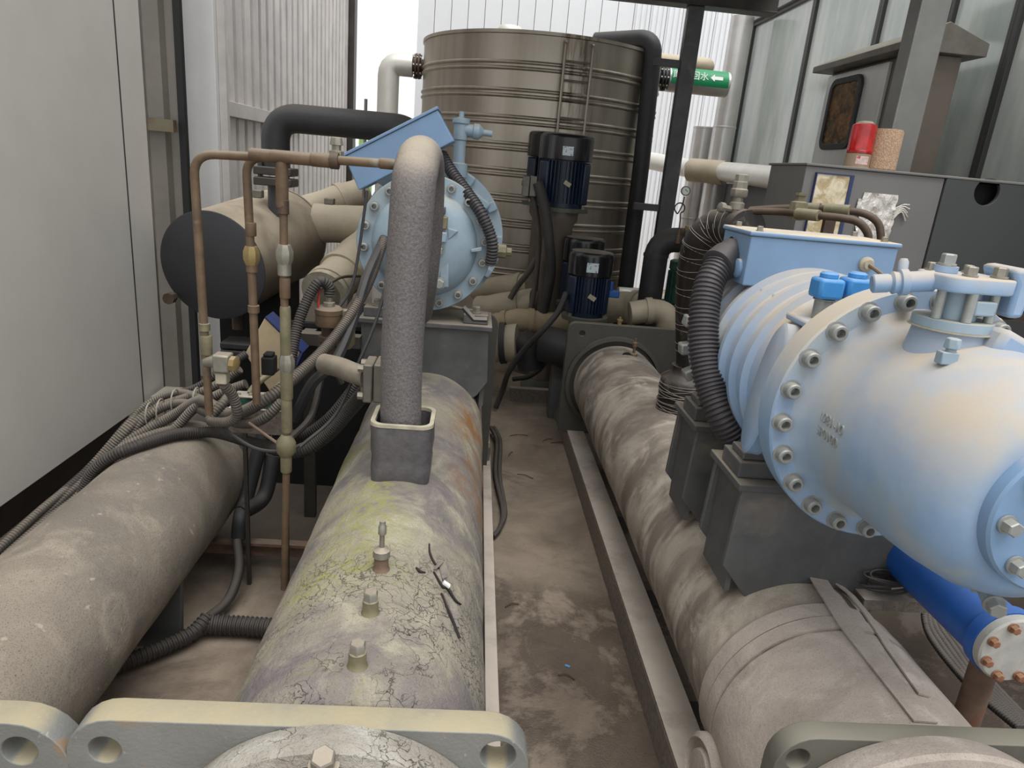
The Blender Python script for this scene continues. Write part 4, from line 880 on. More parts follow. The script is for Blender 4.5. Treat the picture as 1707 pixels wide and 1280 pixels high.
for i in range(12):
    b.add([rs[i][0], rs[i][1], rs[i + 1][1], rs[i + 1][0]], [(0, 1, 2, 3)])
for i in range(12):
    b.add([q + V((0, 0, 0)) for q in (rs[i][0], rs[i][1], rs[i + 1][1], rs[i + 1][0])], [])
b.v = []; b.f = []
rings_ = []
for i in range(13):
    a = math.radians(-112 + 120 * i / 12); u = V((0, math.sin(a), math.cos(a)))
    if i < 13: rings_.append([V((l0, TY, zr)) + u * .1122, V((l1, TY, zr)) + u * .1122, V((l1, TY, zr)) + u * .1136, V((l0, TY, zr)) + u * .1136])
b.rings(rings_); lb = b.build('green_label', M['label_green'], gp)
def on_pipe(mesh, x, ang, name, mt, sc=1):
    u = V((0, math.sin(ang), math.cos(ang))); xax = V((1, 0, 0)); yax = u.cross(xax)
    R3 = Matrix((xax, yax, u)).transposed(); o = link(name, mesh, mt, lb, V((x, TY, zr)) + u * .1145, R3.to_quaternion()); return o
aa = math.radians(-72)
for i, ch in enumerate('磨粉回水'):
    on_pipe(text_mesh('label_character', ch, .085, .0005), l0 + .055 + i * .085, aa, 'label_character', M['white_text'])
am = curve_mesh('label_arrow', [[(-.06, 0), (-.02, .035), (-.02, .016), (.06, .016), (.06, -.016), (-.02, -.016), (-.02, -.035)]], .001)
on_pipe(am, l0 + .43, aa, 'label_arrow', M['white_text'])
up_ = P(1150, 104, 7.6)
cp = thing('lagged_pipe', 'short cream lagged pipe stub above the green labelled pipe', 'pipe', up_)
b = MB(); b.path(fillet([V((TX + .9, 7.7, up_.z)), V((P(1182, 106, 7.7).x, 7.7, up_.z)), V((P(1182, 106, 7.7).x + .02, 8.3, up_.z))], .08), .075, 20); b.build('lagging', M['cream'], cp)
# tall vertical lagged pipes
for px0, lab, yy in ((1233, 'taller silver lagged riser pipe by the window wall corner', 8.35), (1199, 'silver lagged riser pipe just left of the taller riser', 8.7)):
    p = P(px0 - 20, 180, yy); r_ = .125 if px0 == 1233 else .12
    root = thing('riser_pipe', lab, 'pipe', (p.x, yy, 0)); zt_ = P(px0, 28 if px0 == 1233 else 230, yy).z
    b = MB(); b.lathe([(r_, 0), (r_, 1.25), (r_ + .004, 1.251), (r_ + .004, 2.3), (r_, 2.301), (r_, zt_), (r_ * .6, zt_ + .03)], (p.x, yy, 0), (0, 0, 1), 28); b.build('lagging', M['lag_s'], root)
    for z in (1.25, 2.3): b = MB(); b.lathe([(r_ + .005, z - .012), (r_ + .008, z), (r_ + .005, z + .012)], (p.x, yy, 0), (0, 0, 1), 28, cap=False); b.build('lagging_band', M['lag_s'], root)
hp = thing('lagged_pipe', 'long white lagged pipe running along below the windows', 'pipe', P(1340, 302, 6.2))
b = MB(); b.path([P(1084, 268, 9.6), P(1150, 281, 8.95)], .11, 24); b.build('lagging', M['lag_w'], hp)
b = MB(); pts = PP([(1150, 283, 8.4), (1208, 288, 8.1)]); b.path(pts, .13, 24); b.build('coupling', M['cream'], hp)
b = MB(); pts = PP([(1208, 286, 8.05), (1345, 303, 6.0)]); b.path(pts, .105, 24); b.build('lagging', M['lag_w'], hp)
# black overflow pipe over the tank rim
bo = thing('overflow_pipe', 'thick black foam pipe bending over tank rim and down its right side', 'pipe', P(1045, 480, 6.25))
A1 = P(1094, 62, 6.25); A0 = P(995, 50, 6.6); A0.z = max(A0.z, ztop + .12); A2 = P(1047, 480, 6.25)
b = MB(); b.path(fillet([V((A0.x, 6.6, A1.z - .02)), V((A1.x, 6.3, A1.z)), V((A1.x + .02, 6.25, 1.7)), V((A1.x + .03, 6.25, 0.0))], .14, 8), .072, 28); b.build('foam_pipe', M['rubber'], bo, smooth=60)

# ================================================================== PUMPS
def pump(x, y, z0, z1, r, lab, ang=0.0, front=True, zcap=.33):
    t = thing('vertical_pump', lab, 'pump', (x, y, 0), 'vertical pumps before the tank'); Hh = z1 - z0; zc = z1 - Hh * zcap
    b = MB(); b.lathe([(r * .93, zc), (r, zc + .002), (r, z1 - .03), (r * .97, z1 - .01), (r * .9, z1), (r * .3, z1 + .006)], (x, y, 0), (0, 0, 1), 40); fc = b.build('fan_cover', M['fan_black'], t)
    b = MB(); n = 40
    b.lathe([(r * .8, z0 + .03), (r * .8, zc - .001)], (x, y, 0), (0, 0, 1), 40)
    for k in range(n):
        a = 2 * math.pi * k / n; b.box((x + r * .85 * math.cos(a), y + r * .85 * math.sin(a), (z0 + .06 + zc - .006) / 2), (r * .2, .007, zc - z0 - .07), Matrix.Rotation(a, 3, 'Z'))
    b.build('finned_body', M['motor'], t)
    for a in (math.radians(-150), math.radians(-30)):
        b = MB(); b.box((x + r * .86 * math.cos(a), y + r * .86 * math.sin(a), (z0 + zc) / 2 + .02), (r * .22, r * .5, (zc - z0) * .8), Matrix.Rotation(a, 3, 'Z')); b.build('side_pad', M['motor'], t, bevel=.01)
    b = MB(); b.lathe([(r * .78, z0), (r * 1.05, z0 + .001), (r * 1.05, z0 + .028), (r * .7, z0 + .029)], (x, y, 0), (0, 0, 1), 32); b.build('base_flange', M['motor_f'], t)
    for a in (-.6, -2.5): b = MB(); b.lathe([(.012, z0 + .029), (.012, z0 + .05)], (x + r * .95 * math.cos(a), y + r * .95 * math.sin(a), 0), (0, 0, 1), 6); b.build('flange_bolt', M['bolt'], t)
    b = MB(); b.lathe([(r * .55, 0.1), (r * .55, z0 - .1), (r * .7, z0 - .06), (r * .7, z0 - .001)], (x, y, 0), (0, 0, 1), 28); b.build('pump_column', M['ss_d'], t)
    b = MB(); b.lathe([(r * .9, 0), (r * .9, .04), (r * .7, .099)], (x, y, 0), (0, 0, 1), 28); b.build('pump_foot', M['motor_f'], t)
    if front:
        b = MB(); b.box((x - .01, y - r - .002, zc + .06), (.075, .004, .06)); b.build('name_label', M['plate_w'], fc)
        b = MB(); b.box((x + .01, y - r * .96, (z0 + zc) / 2 + .02), (.05, .012, .03), Matrix.Rotation(.5, 3, 'Y')); b.build('nameplate', M['rim'], t)
    return t
pA = P(940, 290, 5.2); tA = P(940, 224, 5.2).z; bA = P(938, 352, 5.2).z
pump(pA.x, 5.2, bA, tA, .192, 'tall upright pump motor with black cap in front of the tank')
pB = P(917, 292, 5.7); pump(pB.x - .0, 5.75, bA + .0, tA + .03, .192, 'upright pump motor half hidden behind the tall front motor', 0, False)
pC = P(980, 480, 4.55); tC = P(980, 418, 4.55).z; bC = P(975, 532, 4.55).z
pumpC = pump(pC.x, 4.55, bC, tC, .148, 'low navy pump motor standing just behind the right vessel far plate')
pD = P(971, 460, 5.0); tD = P(971, 396, 5.0).z
pump(P(970, 440, 5.02).x, 5.02, tD - .5, tD, .15, 'low pump motor with dusty black cap peeking over nearest pump', 0, False)
b = MB(); q = V((pC.x + .175, 4.55, P(1026, 490, 4.55).z)); b.box(q, (.075, .06, .045)); b.box(q + V((-.02, 0, .05)), (.025, .025, .06)); b.build('terminal_cover', M['cobalt'], pumpC, bevel=.008)
# junction brackets and drop conduits left of the tall motor
jb = thing('junction_box', 'pair of small grey junction plates beside the tall pump motor', 'junction box', P(890, 310, 5.1))
for x0, x1 in ((873, 881), (885, 893)): pxbox('plate', x0, 293, x1, 328, 5.05, .08, M['steel'], jb)
pxbox('cross_bar', 870, 300, 900, 312, 5.08, .03, M['steel'], jb)
for l, r_, lab in (([(885, 318, 5.1), (893, 350, 5.1), (898, 400, 5.1), (895, 450, 5.1), (888, 500, 5.1), (880, 540, 5.1)], .02, 'thinner grey drop conduit left of the tall pump motor'),
               ([(897, 306, 5.05), (908, 345, 5.0), (915, 400, 4.95), (918, 450, 4.95), (912, 490, 4.95), (903, 530, 4.95)], .038, 'thick dark drop conduit left of the tall pump motor'),
               ([(895, 430, 5.12), (880, 455, 5.15), (862, 478, 5.2), (850, 498, 5.2)], .022, 'grey conduit branching down left toward lagged pipes'),
               ([(944, 488, 4.5), (930, 520, 4.45), (905, 550, 4.4), (872, 585, 4.45), (848, 620, 4.5), (838, 650, 4.6), (826, 680, 4.6)], .02, 'dark hose slanting from the low pump down to the floor'),
               ([(912, 598, 4.9), (900, 615, 4.95), (880, 628, 5.0), (855, 632, 5.05)], .018, 'short dark hose curving under the black pipe elbows')):
    b = MB(); b.tube(PP(l), r_, 10); tag(b.build('drop_conduit', M['conduit_g' if 'grey' in lab else 'conduit_d']), lab, 'conduit')
# pump manifolds: lagged pipes
def lag(name, l, r_, mt, lab, cat='pipe', rings=(), rmt=None):
    t = thing(name, lab, cat, P(*l[0])); b = MB(); sp_ = spline(PP(l), 8); rr = [r_ + (noise.noise(p * 9) * r_ * .1) for p in sp_]; b.path(sp_, rr, 24); b.build('lagging', mt, t, smooth=60)
    for k in rings:
        i = int(k * (len(sp_) - 2)); p = sp_[i]; d = (sp_[i + 1] - p).normalized(); b = MB(); b.cyl(p - d * .02, p + d * .02, r_ * 1.12, n=24); b.build('lagging_band', rmt or mt, t)
    return t
lag('lagged_pipe', [(795, 482, 6.0), (840, 478, 5.75), (885, 474, 5.6)], .095, M['cream'], 'upper cream lagged pipe low in front of tank at left', rings=(.9,))
lag('lagged_pipe', [(800, 515, 5.5), (850, 508, 5.35), (892, 502, 5.25)], .1, M['cream'], 'lower cream lagged pipe low in front of tank at left', rings=(.75,))
lag('wrapped_pipe', [(800, 545, 5.0), (840, 538, 5.0), (870, 533, 4.95), (905, 538, 4.95), (945, 540, 4.95)], .082, M['beige'], 'lumpy wrapped pipe beside the low pump with tied ends', rings=(.3, .62))
t = lag('pipe_elbow', [(800, 575, 4.7), (835, 572, 4.7), (862, 572, 4.68)], .13, M['cream'], 'cream and black insulated coupling behind centre vessel end plate', rings=(.62,), rmt=M['rubber'])
lag('pipe_elbow', [(862, 565, 4.72), (880, 582, 4.7), (886, 612, 4.7)], .1, M['rubber'], 'black foam elbow between the coupling and pump suction')
lag('pump_casing', [(905, 572, 4.6), (935, 580, 4.55), (960, 590, 4.55)], .125, M['rubber'], 'dark bulbous pump casing beside the right vessel far plate', 'pump')
q = P(934, 620, 4.6); b = MB(); b.bx(q.x - .06, q.x + .08, 4.55, 4.68, 0, q.z + .1); tag(b.build('pump_plinth', M['ped'], bevel=.004), 'dark narrow plinth holding pump casing by the far plate', 'plinth')
lag('lagged_pipe', [(1000, 512, 5.1), (1040, 512, 5.1), (1072, 515, 5.0)], .12, M['cream'], 'cream lagged pipe low behind the right vessel far plate', rings=(.9,))
te_ = lag('lagged_pipe', [(1050, 522, 4.42), (1090, 518, 4.42), (1112, 530, 4.4), (1113, 565, 4.4)], .078, M['cream'], 'cream lagged elbow right behind the far plate corner', rings=(.3,))
tz_ = lag('lagged_pipe', [(1030, 488, 5.6), (1060, 490, 5.6), (1100, 494, 5.5)], .05, M['lag_w'], 'thin white pipe low behind pumps at right of tank')
q = P(1032, 545, 4.015); q.z = f0.z + .0305; b = MB(); b.lathe([(.012, 0), (.012, .025), (.018, .026), (.018, .036), (.007, .037), (.007, .05)], q, (0, 0, 1), 8); tag(b.build('brass_valve', M['brass']), 'tiny brass valve above the right vessel far plate', 'valve')
q = P(1060, 490, 5.6); b = MB(); b.cyl((q.x, 5.6, 0), (q.x, 5.6, q.z - .045), .02, n=10); b.build('pipe_stand', M['steel_dark'], tz_)
q = P(1113, 565, 4.4); b = MB(); b.cyl((q.x, 4.4, 0), (q.x, 4.4, q.z + .02), .07, n=20); b.build('drop_leg', M['cream'], te_)
# floor channel
c0 = PZ(848, 668, 0); c1 = PZ(942, 668, 0)
fc = MB(); fc.bx(c0.x, c1.x + .02, c0.y, c0.y + .012, 0, .1); fc.bx(c0.x, c1.x + .02, c0.y + .0121, c0.y + .06, .088, .1); fc.bx(c0.x, c1.x + .02, c0.y + .0121, c0.y + .06, 0, .012); tag(fc.build('channel_steel', M['rail'], smooth=0), 'short steel channel lying across far end of the aisle', 'channel')
# black elbow pipe with gauge
be = thing('insulated_elbow', 'black foam insulated pipe elbow standing right of the pumps', 'pipe', P(1088, 500, 4.7))
a = P(1092, 402, 4.7); c = P(1160, 402, 4.62); zz = P(1096, 398, 4.7).z; xx_ = P(1090, 450, 4.7).x
b = MB(); b.path(fillet([V((xx_, 4.7, 0)), V((xx_, 4.7, zz)), V((c.x + .1, 4.66, zz + .01))], .13, 8), .082, 28); b.build('foam_pipe', M['rubber'], be, smooth=60)
b = MB(); b.cyl((xx_, 4.7, zz - .12), (xx_, 4.7, zz - .1), .086, n=28); b.build('seam_band', M['conduit'], be)
gg = thing('pressure_gauge', 'round pressure gauge on a thin looped siphon tube', 'gauge', P(1134, 385, 4.6))
gc = P(1142, 318, 4.6); rc = P(1133, 347, 4.6)
loop = [P(1132, 385, 4.6), P(1134, 366, 4.6)] + [rc + V((.033 * math.sin(t), 0, -.033 * math.cos(t)))for t in [math.radians(20 + 30 * i) for i in range(12)]] + [P(1138, 340, 4.6), P(1141, 328, 4.6)]
b = MB(); b.tube(loop, .0045, 8, 4); b.build('siphon_tube', M['copper_dark'], gg)
b = MB(); b.lathe([(.028, 0), (.03, -.004), (.03, -.02), (.026, -.022), (.025, -.016), (.005, -.016)], gc, YD, 24); b.build('gauge_case', M['steel'], gg)
b = MB(); b.cyl(gc + V((0, -.0165, 0)), gc + V((0, -.018, 0)), .0245, n=24); d_ = b.build('gauge_face', M['white_text'], gg)
b = MB(); b.box(gc + V((.004, -.019, .002)), (.026, .001, .003), Matrix.Rotation(.6, 3, 'Y')); b.build('needle', M['black'], d_)
b = MB(); q = P(1131, 398, 4.6); b.lathe([(.016, -.03), (.016, .02), (.011, .022), (.011, .07)], q, (0, 0, 1), 8); b.build('gauge_cock', M['copper'], gg)
b = MB(); q = P(1150, 385, 4.58); b.lathe([(.028, -.05), (.028, .0), (.034, .002), (.034, .03), (.02, .032)], q, (0, 0, 1), 10); tag(b.build('brass_valve', M['brass']), 'tarnished brass drain valve beside the pressure gauge', 'valve')
gm = thing('green_motor', 'small dark green motor half hidden behind the wrapped riser', 'motor', P(1128, 500, 5.0))
q = P(1130, 470, 5.0)
b = MB(); b.lathe([(.07, -.15), (.07, .09), (.078, .092), (.078, .15), (.06, .16)], q, (0, 0, 1), 24); b.build('motor_body', M['green'], gm)
for k in range(16):
    a = 2 * math.pi * k / 16; b = MB(); b.box(q + V((.074 * math.cos(a), .074 * math.sin(a), -.03)), (.014, .006, .22), Matrix.Rotation(a, 3, 'Z')); b.build('fin', M['green'], gm)
b = MB(); b.lathe([(.12, -.16), (.13, -.15), (.12, -.3), (.1, -q.z)], q + V((.0, 0, 0)), (0, 0, 1), 20); b.build('pump_body', M['green'], gm)

# ================================================================== CONTROL CABINET, BEACON, STAINLESS BOX
YC = 3.2
cx0 = P(1345, 275, YC).x; cxe = P(1568, 330, YC).x; cz = P(1450, 281, YC).z; cx1 = cxe + .62
cbn = thing('control_cabinet', 'wide grey control cabinet with dark door and round opening at right', 'cabinet', ((cx0 + cx1) / 2, YC + .2, 0))
b = MB(); b.bx(cx0, cxe - .003, YC, YC + .4, .05, cz - .012); b.build('body', M['cab'], cbn, smooth=0, bevel=.003)
hc_ = P(1643, 320, YC)
dm = curve_mesh('door', [[(p[0] - hc_.x, p[1] - hc_.z) for p in rrect(cxe + .003, cx1, .06, cz - .014, .004, 2)], circ(0, 0, .062, 32)], .02, .002)
dr_ = link('door', dm, M['cab_d'], cbn, (hc_.x, YC + .0, hc_.z), FACE)
b = MB(); b.bx(cxe + .001, cx1, YC + .06, YC + .4, .05, cz - .012); b.build('rear_body', M['black'], cbn, smooth=0)
b = MB(); b.bx(cxe + .001, cxe + .02, YC + .0115, YC + .059, .05, cz - .012); b.build('door_jamb', M['cab_d'], cbn, smooth=0)
b = MB(); b.bx(cx0 - .006, cx1 + .006, YC - .012, YC + .42, cz - .011, cz); b.build('top_sheet', M['cab'], cbn, smooth=0, bevel=.003)
b = MB(); b.bx(cx0 + .02, cx1 - .02, YC + .03, YC + .38, 0, .049); b.build('plinth', M['cab_d'], cbn, smooth=0)
q = P(1697, 380, YC - .03); b = MB(); b.bx(q.x - .01, q.x + .02, YC - .03, YC - .011, q.z - .03, q.z + .04); b.build('door_latch', M['steel'], dr_, bevel=.004)
q = P(1690, 415, YC - .012); b = MB(); b.bx(q.x + .0, q.x + .022, YC - .016, YC - .011, q.z - .25, q.z + .02); b.build('edge_strip', M['rim'], dr_)
# document pocket and foil pouch on the front
dp = thing('document_pocket', 'yellowed document pocket with navy frame on the grey cabinet front', 'document holder', P(1372, 370, YC - .02))
a = P(1349, 289, YC); c = P(1402, 388, YC); w_ = .155; h_ = .285
x0 = P(1352, 330, YC).x; x1 = x0 + w_; z1 = P(1370, 290, YC).z; z0 = z1 - h_
b = MB(); b.bx(x0, x1, YC - .012, YC - .001, z0, z1); b.build('plastic_sheet', M['pocket'], dp, smooth=0)
for (xa, xb, za, zb_) in ((x0 - .004, x0, z0 - .014, z1 + .006), (x1, x1 + .016, z0 - .014, z1 + .006), (x0, x1, z1, z1 + .006), (x0, x1, z0 - .014, z0)):
    b = MB(); b.bx(xa, xb, YC - .018, YC - .001, za, zb_); b.build('frame_bar', M['navy'], dp, smooth=0)
b = MB(); b.bx(x0 + .005, x1 - .03, YC - .014, YC - .001, z0 - .09, z0 - .016); b.build('lower_sheet', M['foil'], dp, smooth=0)
fp = thing('foil_pouch', 'crumpled silver foil pouch stuck on the grey cabinet front', 'pouch', P(1462, 400, YC - .02))
x0 = P(1432, 350, YC).x; x1 = x0 + .165; z1 = P(1460, 322, YC).z; z0 = z1 - .3
def sheet(x0, x1, z0, z1, y, nx, nz, amp, seed, th=.003):
    b = MB(); top = []; 
    vs = []; fs = []
    for s in (0, 1):
        for j in range(nz + 1):
            for i in range(nx + 1):
                x = x0 + (x1 - x0) * i / nx; z = z0 + (z1 - z0) * j / nz; e = noise.noise(V((x * 40, z * 26, seed))) * amp + noise.noise(V((x * 110, z * 60, seed))) * amp * .5
                vs.append(V((x + noise.noise(V((z * 30, i == 0, seed))) * .006, y - abs(e) - (th if s == 0 else 0), z)))
    N = (nx + 1) * (nz + 1)
    for j in range(nz):
        for i in range(nx):
            a = j * (nx + 1) + i; fs += [(a, a + 1, a + nx + 2, a + nx + 1), (N + a, N + a + nx + 1, N + a + nx + 2, N + a + 1)]
    for i in range(nx): fs += [(i, N + i, N + i + 1, i + 1)]; k = nz * (nx + 1) + i; fs += [(k, k + 1, N + k + 1, N + k)]
    for j in range(nz): a = j * (nx + 1); fs += [(a, a + nx + 1, N + a + nx + 1, N + a)]; a += nx; fs += [(a, N + a, N + a + nx + 1, a + nx + 1)]
    b.add(vs, fs); return b
sheet(x0, x1, z0, z1, YC - .004, 18, 28, .014, 1.5).build('pouch_body', M['foil'], fp)
sheet(x0 - .02, x0 - .001, z1 - .1, z1 - .03, YC - .004, 6, 8, .012, 4.5).build('pouch_corner', M['foil'], fp)
for i in range(5):
    b = MB(); p = V((x1 - .005, YC - .012, z1 - .06 - i * .012)); b.tube([p, p + V((.03, -.006, .02 + i * .004)), p + V((.062 + .006 * (i % 2), -.002, .022 - i * .006))], .0035, 6); b.build('fringe', M['foil'], fp)
# red beacon
zc_ = cz
q = P(1428, 272, YC + .09); q.z = zc_
bk = thing('warning_beacon', 'red rotating warning beacon on top of the grey cabinet', 'beacon', q)
b = MB(); b.lathe([(.058, 0), (.058, .004), (.055, .006), (.055, .062), (.05, .064)], q, (0, 0, 1), 36); bb = b.build('beacon_base', M['beacon_base'], bk)
b = MB(); b.lathe([(.055, .0645), (.056, .075), (.054, .078), (.053, .178), (.05, .188), (.04, .194)], q, (0, 0, 1), 36); b.build('red_lens', M['red'], bk)
b = MB(); b.lathe([(.0395, .194), (.03, .203), (.01, .206)], q, (0, 0, 1), 36); b.build('top_cap', M['rim'], bk)
b = MB(); rs = []
for i in range(7):
    a = math.radians(-125 + 10 * i); u = V((math.cos(a), math.sin(a), 0)); rs.append([q + u * .0552 + V((0, 0, .016)), q + u * .0562 + V((0, 0, .016)), q + u * .0562 + V((0, 0, .052)), q + u * .0552 + V((0, 0, .052))])
b.rings(rs); b.build('sticker', M['sticker'], bb)
q = P(1468, 275, YC + .09); q.z = zc_
b = MB(); b.lathe([(.06, 0), (.066, .006), (.066, .168), (.06, .178), (.02, .18)], q, (0, 0, 1), 40); tag(b.build('speckled_cylinder', M['tanfoam']), 'tan speckled cylinder standing beside the red beacon', 'cylinder')
# stainless enclosure with hood
EX = 2.42; e0 = PX(1500, 200, EX).y; e1 = PX(1372, 200, EX).y
e0 = 4.2; ezt = 2.47
ex1 = P(1583, 180, e0).x
eb = thing('stainless_enclosure', 'stainless steel outdoor enclosure with amber window and sloping hood', 'enclosure', (EX + .2, 4.7, 0))
b = MB(); b.bx(EX, ex1, e0, e1, .25, ezt); b.build('enclosure_body', M['ss_d'], eb, smooth=0, bevel=.005)
for yy in (e0 + .04, e1 - .1):
    for xx2 in (EX + .02, ex1 - .08): b = MB(); b.bx(xx2, xx2 + .06, yy, yy + .06, 0, .249); b.build('leg', M['steel'], eb, smooth=0)
wy0 = PX(1428, 200, EX - .02).y; wy1 = PX(1378, 200, EX - .02).y; wz0 = PX(1400, 248, EX - .02).z; wz1 = PX(1405, 132, EX - .02).z
b = MB(); b.bx(EX - .025, EX - .001, e0 + .22, e1 - .004, .3, ezt - .02); do = b.build('enclosure_door', M['ss'], eb, smooth=0, bevel=.004)
QX90 = Matrix(((0, 0, -1), (-1, 0, 0), (0, 1, 0))).to_quaternion()      # local x -> -Y, local y -> Z, local z -> -X
hw, hh = (wy1 - wy0) / 2, (wz1 - wz0) / 2
wc = V((EX - .0255, (wy0 + wy1) / 2, (wz0 + wz1) / 2))
m = curve_mesh('window_gasket', [rrect(-hw, hw, -hh, hh, .07), rrect(-hw + .03, hw - .03, -hh + .03, hh - .03, .05)], .02, .004); link('window_gasket', m, M['rubber'], do, wc + V((-.008, 0, 0)), QX90)
m = curve_mesh('window_pane', [rrect(-hw + .031, hw - .031, -hh + .031, hh - .031, .05)], .006); link('window_pane', m, M['amber'], do, wc + V((-.0035, 0, 0)), QX90)
b = MB()
b.prism([V((EX - .12, e0 - .06, ezt + .001)), V((EX - .12, e0 - .06, ezt + .04)), V((EX + .12, e0 - .06, ezt + .16)), V((ex1 + .1, e0 - .06, ezt + .07)), V((ex1 + .1, e0 - .06, ezt + .001))], (0, e1 - e0 + .12, 0)); b.build('hood', M['hood'], eb, smooth=0, bevel=.004)

# ================================================================== DRUM AND ITS PIPES
F0 = P(354, 444, 3.6); F1 = P(470, 392, 4.39); dR = .278
dm_ = thing('oil_separator', 'dusty horizontal drum with dark flat end at left on black stand', 'tank', (F0.x, 3.8, 0))
d = (F1 - F0).normalized(); L_ = (F1 - F0).length; dn = V((0, 1, 0))
b = MB(); b.lathe([(dR, .006), (dR, L_ * .985), (dR + .006, L_ * .986), (dR + .006, L_), (dR * .9, L_ + .06), (dR * .5, L_ + .1), (.02, L_ + .11)], F0, d, 72); b.build('drum_shell', M['drum'], dm_)
b = MB(); b.lathe([(dR + .002, 0.0055), (dR + .002, 0), (dR - .004, -.004), (.01, -.004)], F0, d, 72); b.build('drum_end', M['disc'], dm_)
b = MB(); s0 = F0 + d * L_ * .62; b.bx(s0.x - .2, s0.x + .2, s0.y - .1, s0.y + .12, 0.02, s0.z - dR * .7); b.build('saddle', M['black'], dm_, smooth=0)
for i, off in enumerate((0, .042)):
    q = P(401, 572, 3.75) + V((0, 0, -off)); b = MB(); b.box(q, (.17, .16, .036)); b.build('bottom_flange', M['rubber'], dm_, bevel=.008)
q = P(397, 548, 3.75); b = MB(); b.lathe([(.03, -.0), (.03, .2)], q, (0, 0, 1), 16); b.build('bottom_neck', M['copper_dark'], dm_)
q = P(283, 497, 3.6); b = MB(); b.lathe([(.03, -.02), (.03, .02), (.022, .022), (.022, .05)], q, (0, 1, 0), 8); b.build('side_plug', M['copper_dark'], dm_)
for px in (428, 548): q = P(px, 330 if px == 428 else 338, 3.85 if px == 428 else 4.0); pxbox('top_lug', px - 8, 316 if px == 428 else 330, px + 8, 331 if px == 428 else 342, 3.7 if px == 428 else 3.9, .05, M['steel'], dm_)
nk = P(461, 322, 3.95)
b = MB(); b.lathe([(.045, -.12), (.045, .04)], nk, (0, 0, 1), 20); b.build('outlet_neck', M['disc'], dm_)
ep = thing('discharge_pipe', 'dark insulated pipe bending from drum outlet across towards tilted blue box', 'pipe', nk)
for i in range(2):
    b = MB(); b.box(nk + V((0, 0, .06 + i * .055)), (.2, .16, .042)); o = b.build('square_flange', M['steel_dark'], ep, bevel=.006)
    for sx in (-.07, .07): b = MB(); b.lathe([(.014, 0), (.014, .022)], nk + V((sx, -.05, .0815 + i * .055)), (0, 0, 1), 6); b.build('flange_nut', M['steel_dark'], o)
zt_ = P(560, 204, 3.95).z
b = MB(); b.path(fillet([nk + V((0, 0, .1365)), V((nk.x + .0, 3.95, zt_)), V((P(690, 210, 3.95).x, 3.95, zt_ + .0)), V((P(700, 230, 3.95).x, 3.95, zt_ - .2))], .17, 10), .073, 28); b.build('insulated_bend', M['rubber'], ep, smooth=60)
lag('lagged_pipe', [(500, 358, 4.55), (570, 333, 4.75), (615, 318, 4.8)], .1, M['cream'], 'upper cream pipe behind the drum leading under blue box', rings=(.55,))
lag('lagged_pipe', [(525, 372, 4.35), (575, 374, 4.35), (625, 376, 4.35)], .115, M['cream'], 'thick horizontal cream pipe between drum and centre compressor', rings=())
t = lag('lagged_pipe', [(545, 485, 3.7), (580, 445, 3.95), (625, 400, 4.25)], .115, M['cream'], 'slanting cream lagged pipe with open end below the drum', rings=(.08, .45))
b = MB(); p0 = P(545, 485, 3.7); d = (P(580, 445, 3.95) - p0).normalized(); b.lathe([(.13, -.03), (.13, .0), (.095, .001), (.09, -.03)], p0, d, 28); b.build('end_flange', M['rim'], t)
b = MB(); b.cyl(P(610, 165, 4.6), P(606, 330, 4.6), .01, n=8); tag(b.build('thin_rod', M['steel']), 'thin upright rod behind the dark discharge pipe', 'rod')

b = MB(); b.bx(-.95, -.42, 3.3, 3.32, 0, .86); b.bx(-.95, -.42, 3.28, 3.299, .84, .86); tag(b.build('shade_panel', M['black'], smooth=0), 'black panel added as shade behind the conduit tangle', 'plate')  # added black sheet standing in for the dark void behind the clutter
# ================================================================== COPPER LINES AT LEFT
def line(name, l, r_, lab, fits=(), mt='copper', rad=None, cat='pipe'):
    t = thing(name, lab, cat, P(*l[-1])); pts = PP(l); b = MB(); b.path(fillet(pts, rad or .06, 7), r_, 14); b.build('tube', M[mt], t)
    for (px, py, Y, h, rr, m2, ax) in fits:
        c = P(px, py, Y); b = MB()
        if isinstance(rr, tuple): b.lathe([(rr[0], -h), (rr[1], -h * .4), (rr[1], h * .4), (rr[0], h)], c, ax, 8)
        else: b.lathe([(rr * .9, -h), (rr, -h * .9), (rr, h * .9), (rr * .9, h)], c, ax, 14)
        b.build('fitting', M[m2], t)
    return t
Zx = (0, 0, 1); Xx = (1, 0, 0)
line('copper_line', [(440, 262, 2.08), (322, 256, 2.08), (349, 690, 2.08)], .0125, 'leftmost bent copper tube hanging in front of dark drum end',
     [(344, 575, 2.08, .03, .017, 'copper_g', Zx), (341, 545, 2.08, .012, .016, 'copper_g', Zx)])
line('copper_line', [(470, 262, 2.12), (410, 262, 2.12), (421, 480, 2.12), (428, 672, 2.12)], .0125, 'second copper tube with brass valve before the drum end',
     [(418, 382, 2.12, .02, .016, 'copper', Zx), (419, 426, 2.12, .028, (.018, .025), 'brass', Zx), (420, 446, 2.12, .014, .017, 'copper', Zx), (423, 515, 2.12, .012, .017, 'copper', Zx)], rad=.05)
